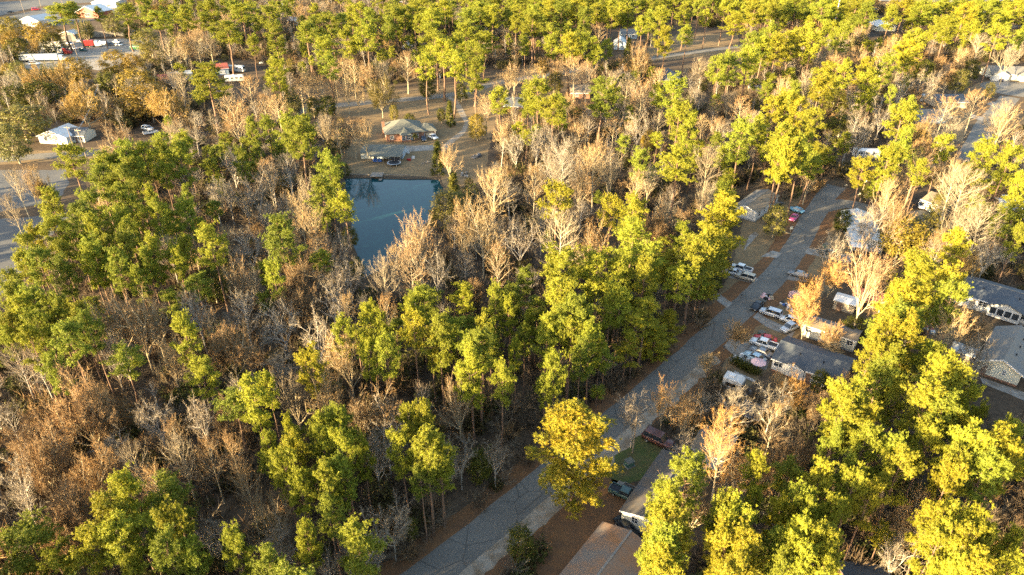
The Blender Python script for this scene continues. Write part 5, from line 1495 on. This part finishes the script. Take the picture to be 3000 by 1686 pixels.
vehicle('sedan', 'black car in shade beside the white mobile home', (2262, 605), (2285, 600), BLK)
vehicle('suv', 'silver car in front of the tan house', (2700, 598), (2698, 618), SILV)
vehicle('sedan', 'pale blue grey car beside the tan house steps', (2730, 606), (2724, 630), (.30, .38, .44))
vehicle('suv', 'tall white van behind the blue grey roof', (2938, 585), (2942, 610), WHI, cat='van', scale=1.15)
vehicle('sedan', 'dark blue car at the brick house carport', (1238, 402), (1245, 420), (.05, .07, .10))
vehicle('pickup', 'white pickup at the brick house drive', (1255, 402), (1280, 412), WHI)
vehicle('sedan', 'dark car in front of the white garage on the turning circle', (2928, 234), (2935, 240), (.03, .03, .06))
vehicle('suv', 'dark suv beside the garage house on the turning circle', (2895, 232), (2902, 226), (.08, .09, .09))
vehicle('suv', 'white suv under the spreading golden oak', (420, 380), (448, 383), WHI)
vehicle('pickup', 'white pickup parked beside the white suv under the oak', (428, 396), (458, 391), WHI)
vehicle('sedan', 'black car next to the low garage', (1978, 1330), (1998, 1342), BLK)
vehicle('suv', 'rust red van resting under the bare trees by the street', (1898, 1284), (1958, 1312), (.10, .042, .034), cat='van', scale=1.15)
vehicle('sedan', 'dark covered car beside the pale green end wall', (1822, 1540), (1848, 1572), (.025, .03, .035))
vehicle('pickup', 'green work truck parked beside the utility trailer', (1812, 1448), (1848, 1464), (.05, .09, .08), scale=.9)
vehicle('sedan', 'black car crossing the forecourt by the highway', (24, 38), (40, 37), BLK)
vehicle('suv', 'red van parked on the forecourt', (98, 32), (116, 31), RED, cat='van', scale=1.3)
vehicle('suv', 'white van in the brush below the trailers', (95, 192), (112, 191), WHI, cat='van', scale=1.2)
vehicle('sedan', 'white boat tailed car on the lane beside the far pines', (762, 188), (785, 187), WHI)
for i, (x_, y_, kd, cl, lab) in enumerate([(205, 131, 'pickup', WHI, 'white pickup next to the truck shed'), (216, 145, 'sedan', WHI, 'white car with red stripe in the truck yard'), (245, 150, 'suv', (.03, .10, .10), 'dark teal suv alone in the truck yard'),
        (295, 129, 'pickup', WHI, 'white truck cab facing out in the truck yard'), (312, 131, 'suv', SILV, 'silver utility body in the truck yard row'), (325, 133, 'suv', GREY, 'dark van in the truck yard row'),
        (343, 126, 'pickup', WHI, 'white box pickup at the truck yard wall'), (350, 134, 'sedan', WHI, 'white car in front of the box pickup'), (395, 113, 'sedan', GREY, 'grey car by the pale yard wall'), (235, 124, 'suv', SILV, 'silver wreck beside the truck shed')]):
    vehicle(kd, lab, (x_ - 9, y_), (x_ + 9, y_ + 1), cl)
def lorry(label, p0, p1, boxcol, cabcol, L_=14.0):
    a, b = G(*p0), G(*p1)
    c = (a + b) / 2
    o = thing('semi_trailer', label, 'trailer', (c.x, c.y, 0), math.atan2((b - a).y, (b - a).x))
    MB().box(-L_ / 2, L_ / 2 - 1, -1.3, 1.3, 1.1, 4.0).build('box', M[boxcol], o)
    MB().box(-L_ / 2, L_ / 2 + .5, -.5, .5, .8, 1.1).build('chassis', M['black'], o)
    if cabcol:
        v, f = loft([(L_ / 2 - .4, ring(1.2, .6, 3.6)), (L_ / 2 + 1.2, ring(1.2, .6, 3.4)), (L_ / 2 + 1.7, ring(1.2, .6, 2.2)), (L_ / 2 + 3.2, ring(1.1, .6, 1.9))])
        cb = MB().add(v, f).build('cab', paint('cab ' + label[:6], cabcol), o)
        MB().box(L_ / 2 + 1.25, L_ / 2 + 1.62, -1.0, 1.0, 2.25, 3.1).build('windscreen', M['carglass'], cb)
    for x_ in (-L_ / 2 + 1.2, -L_ / 2 + 2.5, L_ / 2 - 1.2, L_ / 2 + 2.4):
        for s in (-1, 1):
            w_ = ob('wheel', car_meshes('suv')[0]['tyre'], o)
            w_.location = (x_, s * 1.05, .5); w_.scale = (1.5, 1.6, 1.5)
lorry('long white box trailer with red tractor in the truck yard', (104, 158), (190, 160), 'r_white', (.38, .04, .03), 20)
lorry('long pale trailer with white tractor, front one in the truck yard', (72, 182), (172, 180), 'r_metal', (.6, .6, .58), 21)
lorry('white box trailer parked behind the other trailers', (130, 143), (180, 142), 'white', None, 13)
lorry('flat red truck body in the truck yard row', (250, 139), (280, 138), 'red', (.6, .6, .58), 7)
def motorhome(label, p0, p1, L_=9.0):
    a, b = G(*p0), G(*p1)
    c = (a + b) / 2
    o = thing('motorhome', label, 'motorhome', (c.x, c.y, 0), math.atan2((b - a).y, (b - a).x))
    v, f = loft([(-L_ / 2, ring(1.25, .5, 3.2)), (L_ / 2 - .8, ring(1.25, .5, 3.2)), (L_ / 2 - .2, ring(1.2, .5, 2.9)), (L_ / 2, ring(1.15, .5, 1.6))])
    MB().add(v, f).build('body', M['white'], o)
    MB().box(L_ / 2 - .35, L_ / 2 - .02, -1.0, 1.0, 1.65, 2.6).build('windscreen', M['carglass'], o)
    for i in range(4):
        x_ = -L_ / 2 + 1.2 + i * (L_ - 2.6) / 3
        MB().box(x_ - .6, x_ + .6, -1.30, -1.20, 1.7, 2.4).build('window', M['carglass'], o)
    MB().box(-L_ / 2 + .1, L_ / 2 - 1, -1.285, -1.26, 1.1, 1.35).build('stripe', M['skirt'], o)
    MB().box(-1, 0, -.4, .4, 3.2, 3.5).build('air_conditioner', M['trim'], o)
    for x_ in (-L_ / 2 + 1.8, L_ / 2 - 1.5):
        for s in (-1, 1):
            w_ = ob('wheel', car_meshes('suv')[0]['tyre'], o); w_.location = (x_, s * 1.1, .45); w_.scale = (1.35, 1.3, 1.35)
motorhome('white motorhome with dark stripes next to the red roofed workshop', (672, 210), (716, 212))
motorhome('white motorhome parked alone behind the bare trees', (668, 241), (712, 239))
motorhome('weathered grey camper with sunlit roof by the street hedge', (2132, 1140), (2160, 1150), 3.6)
motorhome('white boat shaped camper in front of the court house', (2694, 298), (2738, 300), 8)
# utility trailer with load
a = G(1850, 1452)
r = thing('utility_trailer', 'flat utility trailer with low rails and black load beside the house', 'trailer', (a.x, a.y, 0), math.radians(-38))
MB().box(-1.9, 1.9, -1.0, 1.0, .5, .6).build('bed', M['wood'], r)
for y_ in (-1.0, .94):
    MB().box(-1.9, 1.9, y_, y_ + .06, .6, 1.0).build('side_rail', M['concrete'], r)
MB().box(1.84, 1.9, -.94, .94, .6, 1.0).build('end_rail', M['concrete'], r)
for x_, y_, s in ((-1.0, .2, .5), (0, -.3, .6), (.9, .3, .45)):
    MB().hexa([(x_ - s, y_ - s * .7, .6), (x_ + s, y_ - s * .7, .6), (x_ + s, y_ + s * .7, .6), (x_ - s, y_ + s * .7, .6)], [(x_ - s * .5, y_ - s * .4, .6 + s), (x_ + s * .6, y_ - s * .3, .6 + s), (x_ + s * .5, y_ + s * .4, .6 + s * .9), (x_ - s * .6, y_ + s * .4, .6 + s * .8)]).build('load', M['black'], r)
for s in (-1, 1):
    w_ = ob('wheel', car_meshes('sedan')[0]['tyre'], r); w_.location = (0, s * 1.15, .335)
# quad bike heap with bags at the kerb
a = G(2245, 872)
r = thing('rubbish_pile', 'heap of black bags and pale household junk at the kerb', 'rubbish', (a.x, a.y, 0))
for i in range(11):
    x_, y_, s = rnd.uniform(-1.3, 1.3), rnd.uniform(-1.0, 1.0), rnd.uniform(.28, .55)
    MB().hexa([(x_ - s, y_ - s, 0), (x_ + s, y_ - s, 0), (x_ + s, y_ + s, 0), (x_ - s, y_ + s, 0)], [(x_ - s * .5, y_ - s * .6, s * 1.2), (x_ + s * .6, y_ - s * .5, s * 1.3), (x_ + s * .5, y_ + s * .6, s * 1.1), (x_ - s * .6, y_ + s * .5, s * 1.25)]).build('bag', M[rnd.choice(['black', 'black', 'trim', 'tan', 'pink'])], r)
# pink umbrella
a = G(2217, 1086)
r = thing('garden_umbrella', 'faded pink garden umbrella tilted beside the pale blue car', 'umbrella', (a.x, a.y, 0))
v = [(0, 0, 2.45)] + [(1.5 * math.cos(i * math.pi / 4), 1.5 * math.sin(i * math.pi / 4), 2.0) for i in range(8)]
MB().add(v, [(0, 1 + i, 1 + (i + 1) % 8) for i in range(8)]).build('canopy', M['pink'], r)
MB().tube([(0, 0, 0), (0, 0, 2.4)], [.03, .03], 6).build('pole', M['steel'], r)
MB().tube([(0, 0, 0), (0, 0, .08)], [.3, .28], 10).build('base', M['black'], r)
# playhouse
a = G(2321, 872)
r = thing('playhouse', 'pink plastic playhouse behind the junk pile', 'playhouse', (a.x, a.y, 0), .3)
MB().box(-.7, .7, -.6, .6, 0, 1.2).build('wall', M['pink'], r)
MB().hexa([(-.85, -.75, 1.2), (.85, -.75, 1.2), (.85, .75, 1.2), (-.85, .75, 1.2)], [(-.85, -.05, 1.75), (.85, -.05, 1.75), (.85, .05, 1.75), (-.85, .05, 1.75)]).build('roof', M['pink'], r)
MB().box(-.25, .25, -.64, -.59, 0, .9).build('door', M['white'], r)
def utility_box(px, label):
    a = G(*px)
    r = thing('utility_box', label, 'utility box', (a.x, a.y, 0), .5)
    MB().box(-.65, .65, -.55, .55, .1, 1.0).build('cabinet', M['greenbox'], r)
    MB().hexa([(-.70, -.62, 1.0), (.70, -.62, 1.0), (.70, .6, 1.0), (-.70, .6, 1.0)], [(-.66, -.55, 1.08), (.66, -.55, 1.08), (.66, .55, 1.16), (-.66, .55, 1.16)]).build('lid', M['r_green'], r)
    MB().box(-.8, .8, -.7, .7, -.05, .1).build('pad', M['concrete'], r)
utility_box((1843, 1364), 'green electrical cabinet on a pad in the green lawn')
utility_box((2420, 726), 'green electrical cabinet beside the long concrete drive')
utility_box((2230, 985), 'green bin shaped cabinet beside the bare sapling at the drive')
# signs
def sign(px, label, w_=.9, h_=.8, top=2.0):
    a = G(*px)
    r = thing('yard_sign', label, 'sign', (a.x, a.y, 0), .2)
    MB().tube([(0, 0, 0), (0, 0, top)], [.045, .045], 6).build('post', M['pole'], r)
    MB().box(-w_ / 2, w_ / 2, -.06, -.02, top - h_, top).build('panel', M['cream'], r)
sign((2315, 684), 'cream sign panel on a post in the yard by the street')
sign((2472, 565), 'narrow street name post at the junction corner', .9, .2, 2.6)
for px, lab in (((2170, 877), 'leaning mailbox on a post at the edge of the drive'), ((2119, 1030), 'mailbox on a dark post at the driveway mouth'), ((2355, 705), 'mailbox on a post along the bare verge')):
    a = G(*px)
    r = thing('mailbox', lab, 'mailbox', (a.x, a.y, 0), .7)
    MB().box(-.05, .05, -.05, .05, 0, 1.05).build('post', M['wood'], r)
    v, f = loft([(-.26, [(-.1, 1.05), (.1, 1.05), (.1, 1.17), (.06, 1.24), (-.06, 1.24), (-.1, 1.17)]), (.26, [(-.1, 1.05), (.1, 1.05), (.1, 1.17), (.06, 1.24), (-.06, 1.24), (-.1, 1.17)])])
    MB().add(v, f).build('box', M['black'], r)
# fallen log at the verge
a, b = G(2280, 678), G(2318, 688)
o = MB().tube([a + Vector((0, 0, .2)), (a + b) / 2 + Vector((0, 0, .22)), b + Vector((0, 0, .17))], [.22, .2, .15], 8).build('log', M['bark'])
tag(o, 'pale fallen log lying in the yard beside the sign', 'log')
# white fence along the hedge and the pale yard wall
def fence(label, p0, p1, h_, n, m, name='fence', cat='fence'):
    a, b = G(*p0), G(*p1)
    r = thing(name, label, cat, (a + b) / 2, math.atan2((b - a).y, (b - a).x))
    LL = (b - a).length
    for i in range(n):
        x0 = -LL / 2 + i * LL / n
        MB().box(x0 + .02, x0 + LL / n - .02, -.04, .04, .05, h_ - .02 * (i % 2)).build('panel', M[m], r)
        MB().box(x0 - .06, x0 + .06, -.09, .09, 0, h_ + .08).build('post', M[m], r)
fence('low white rail fence along the dark hedge below the umbrella', (2152, 1095), (2212, 1122), .5, 6, 'trim')
fence('pale panel wall along the back of the truck yard', (222, 112), (412, 104), 3.4, 16, 'concrete', 'yard_wall', 'wall')
fence('grey board fence behind the long white house', (2880, 840), (3060, 890), 1.7, 16, 'wood')
# hedge
a, b = G(2145, 1062), G(2218, 1100)
rng = NP(77)
n_ = 2600
C = np.stack([np.array(a.lerp(b, t_)) for t_ in rng.uniform(0, 1, n_)])
C[:, 2] = np.abs(rng.uniform(0, 1.5, n_)); C[:, :2] += rng.uniform(-.9, .9, (n_, 2))
V, Fq = leaves(C, .28, rng)
o = tag(ob('hedge', fast('hedge', V, Fq, M['evergreen'])), 'dark clipped hedge between the drive and the white rail', 'hedge')
# palm
a = G(1217, 419)
r = thing('palm_tree', 'short shaggy palm in front of the brick house', 'palm', (a.x, a.y, 0))
MB().tube([(0, 0, 0), (.05, 0, 1.6), (0, .05, 3.0)], [.24, .22, .2], 9).build('trunk', M['pinebark'], r)
v, f = [], []
for i in range(26):
    an, e = i * 2.4, rnd.uniform(-.5, 1.2)
    L_ = rnd.uniform(1.3, 1.8)
    pr = None
    for s in range(5):
        t_ = s / 4
        p = Vector((math.cos(an) * math.cos(e) * L_ * t_, math.sin(an) * math.cos(e) * L_ * t_, 3.0 + math.sin(e) * L_ * t_ - 1.1 * t_ * t_))
        w_ = .42 * math.sin(math.pi * min(.95, t_ * .8 + .2))
        sd = Vector((-math.sin(an), math.cos(an), 0)) * w_
        v += [tuple(p - sd), tuple(p + sd)]
        if s:
            k = len(v)
            f.append((k - 4, k - 3, k - 1, k - 2))
MB().add(v, f).build('crown', M['olive'], r)
# utility poles
POLES = {}
def pole(key, px, label, h_=10.0, m='pole', r_=.15, arm=True, cat='utility pole', name='utility_pole', tf=False):
    a = G(*px)
    r = thing(name, label, cat, (a.x, a.y, 0), rnd.uniform(-.3, .3))
    MB().tube([(0, 0, -.1), (0, 0, h_)], [r_, r_ * .65], 9).build('shaft', M[m], r)
    if arm:
        MB().box(-1.2, 1.2, -.06, .06, h_ - .7, h_ - .55).build('crossarm', M[m], r)
        for x_ in (-1.1, -.4, .4, 1.1):
            MB().tube([(x_, 0, h_ - .55), (x_, 0, h_ - .35)], [.05, .04], 6).build('insulator', M['steel'], r)
    if tf:
        MB().tube([(.32, 0, h_ - 2.2), (.32, 0, h_ - 1.3)], [.24, .24], 10).build('transformer', M['steel'], r)
    POLES[key] = (a.x, a.y, h_)
pole('a', (1853, 1328), 'plain wooden pole in the green lawn by the round shrub', 9.5, arm=False)
pole('b', (2519, 590), 'wooden pole with crossarm at the street junction', 8.5, tf=True)
pole('c', (258, 478), 'tall sunlit wooden pole beside the cross road', 12)
pole('d', (219, 442), 'slim wooden pole in front of the white gabled house', 9)
pole('e', (1426, 398), 'wooden pole with a grey box in the brick house yard', 9, tf=True)
pole('f', (1290, 280), 'wooden pole with transformer at the cross road verge', 10, tf=True)
pole('g', (1508, 280), 'pale pole by the slate blue roof', 9, arm=False)
pole('h', (337, 260), 'pale leaning pole among the golden oaks', 9, arm=False)
pole('i', (308, 322), 'dark wooden pole behind the golden oaks', 11)
pole('j', (229, 172), 'pole at the gate of the truck yard', 9, arm=False)
pole('k', (38, 172), 'street lamp pole at the trailers', 9, arm=False)
pole('m', (2440, 92), 'tall white steel transmission mast above the far pines', 27, 'steel', .42, False, 'mast', 'transmission_mast')
pole('n', (2562, 72), 'slim dark pole beside the bright white roof', 16, arm=True)
pole('o', (3110, 60), 'wooden pole of the power line by the wood edge', 16)
pole('q', (72, 40), 'pole on the forecourt next to the white building', 12, arm=False)
pole('r', (122, 26), 'pole at the highway kerb', 12, arm=False)
pole('s', (185, 18), 'pole before the store with the red fascia', 12, arm=False)
pole('t', (1158, 12), 'tall pole over the far strip', 14, arm=False)
pole('u', (925, 26), 'green tinted far pole behind the bare trees', 14, arm=False)
pole('v', (2065, 118), 'thin bare pole in the forest clearing', 14, arm=False)
def wires(k0, k1, label, offs=(-1.1, .4, 1.1), dz=-.4, r_=.02):
    (x0, y0, h0), (x1, y1, h1) = POLES[k0], POLES[k1]
    r = thing('power_line', label, 'power line', (x0, y0, 0))
    for o_ in offs:
        pts = []
        for i in range(9):
            t_ = i / 8
            pts.append(((x1 - x0) * t_ + .1, (y1 - y0) * t_ + o_, h0 + (h1 - h0) * t_ + dz - 4 * 1.3 * t_ * (1 - t_)))
        MB().tube(pts, [r_] * 9, 3, False).build('wire', M['steel'], r)
wires('n', 'o', 'slack power wires strung past the bright white roof', (-1.5, 0, 1.5, 3), r_=.05)
wires('m', 'n', 'thin wires running from the white steel mast', (0, 1.5), -6, .05)
wires('c', 'i', 'wires from the sunlit pole to the dark pole', (-.4, .4))
# yard clutter round the pond shed and houses
def clutter(px, label, name, cat, n_, mats, spread=1.2, size=(.2, .5)):
    a = G(*px)
    r = thing(name, label, cat, (a.x, a.y, 0), rnd.uniform(0, 3))
    for i in range(n_):
        x_, y_ = rnd.uniform(-spread, spread), rnd.uniform(-spread, spread) * .6
        s, hh = rnd.uniform(*size), rnd.uniform(.3, .9)
        MB().hexa([(x_ - s, y_ - s * .6, 0), (x_ + s, y_ - s * .6, 0), (x_ + s, y_ + s * .6, 0), (x_ - s, y_ + s * .6, 0)],
                  [(x_ - s * .8, y_ - s * .5, hh), (x_ + s * .9, y_ - s * .5, hh * .9), (x_ + s * .8, y_ + s * .5, hh), (x_ - s * .9, y_ + s * .6, hh * .85)]).build('piece', M[rnd.choice(mats)], r)
clutter((1190, 448), 'jumble of grey yard gear at the end of the pond shed', 'junk_pile', 'junk', 8, ['black', 'trim', 'skirt', 'steel'])
clutter((1198, 470), 'red plastic slide in the yard by the trampoline', 'garden_slide', 'slide', 3, ['red'], .6)
clutter((1212, 464), 'white garden chairs lying in the yard', 'garden_chairs', 'chairs', 4, ['trim'], .8, (.15, .35))
clutter((1246, 480), 'pile of sticks and white pipes in the brown yard', 'stick_pile', 'sticks', 6, ['wood', 'trim', 'wood'], 1.2)
clutter((1360, 515), 'heap of pale concrete rubble beside the cedar', 'rubble', 'rubble', 9, ['concrete', 'skirt'], 1.8, (.3, .6))
clutter((2165, 1055), 'white plastic furniture heaped at the hedge end', 'junk_pile', 'junk', 12, ['trim', 'white', 'skirt'], 1.8)
clutter((2180, 1158), 'black motorcycle parts and bins under the bare trees', 'junk_pile', 'junk', 12, ['black', 'black', 'rubber', 'skirt'], 1.6)
clutter((2312, 905), 'tyres and black tubs behind the minivan', 'junk_pile', 'junk', 5, ['black', 'rubber', 'trim'], 1.4)
clutter((2300, 895), 'blue tarp and buckets on the worn yard', 'junk_pile', 'junk', 4, ['blue', 'trim', 'black'], 1.0)
clutter((2085, 702), 'grey concrete pieces under the pines by the white mobile home', 'rubble', 'rubble', 5, ['concrete'], 1.5)
clutter((2520, 572), 'stack of split firewood near the junction pole', 'firewood', 'firewood', 9, ['bark', 'wood'], 1.2, (.2, .4))
clutter((2600, 905), 'blue and grey bins beside the carport', 'bins', 'bins', 6, ['blue', 'skirt', 'black'], 1.6, (.25, .4))
clutter((2350, 1118), 'dark potted plants under the charcoal roofed home windows', 'pots', 'pots', 6, ['greenbox', 'black'], 1.8, (.2, .4))
clutter((1395, 460), 'small dark lean-to woodshed stacked with boards at the yard edge', 'woodshed', 'shed', 6, ['wood', 'r_dark', 'wood'], 1.6, (.6, 1.0))
clutter((2700, 965), 'bits of white sheet metal between the pines and the long house', 'scrap', 'scrap', 6, ['r_metal', 'trim', 'red'], 2.0, (.4, .8))
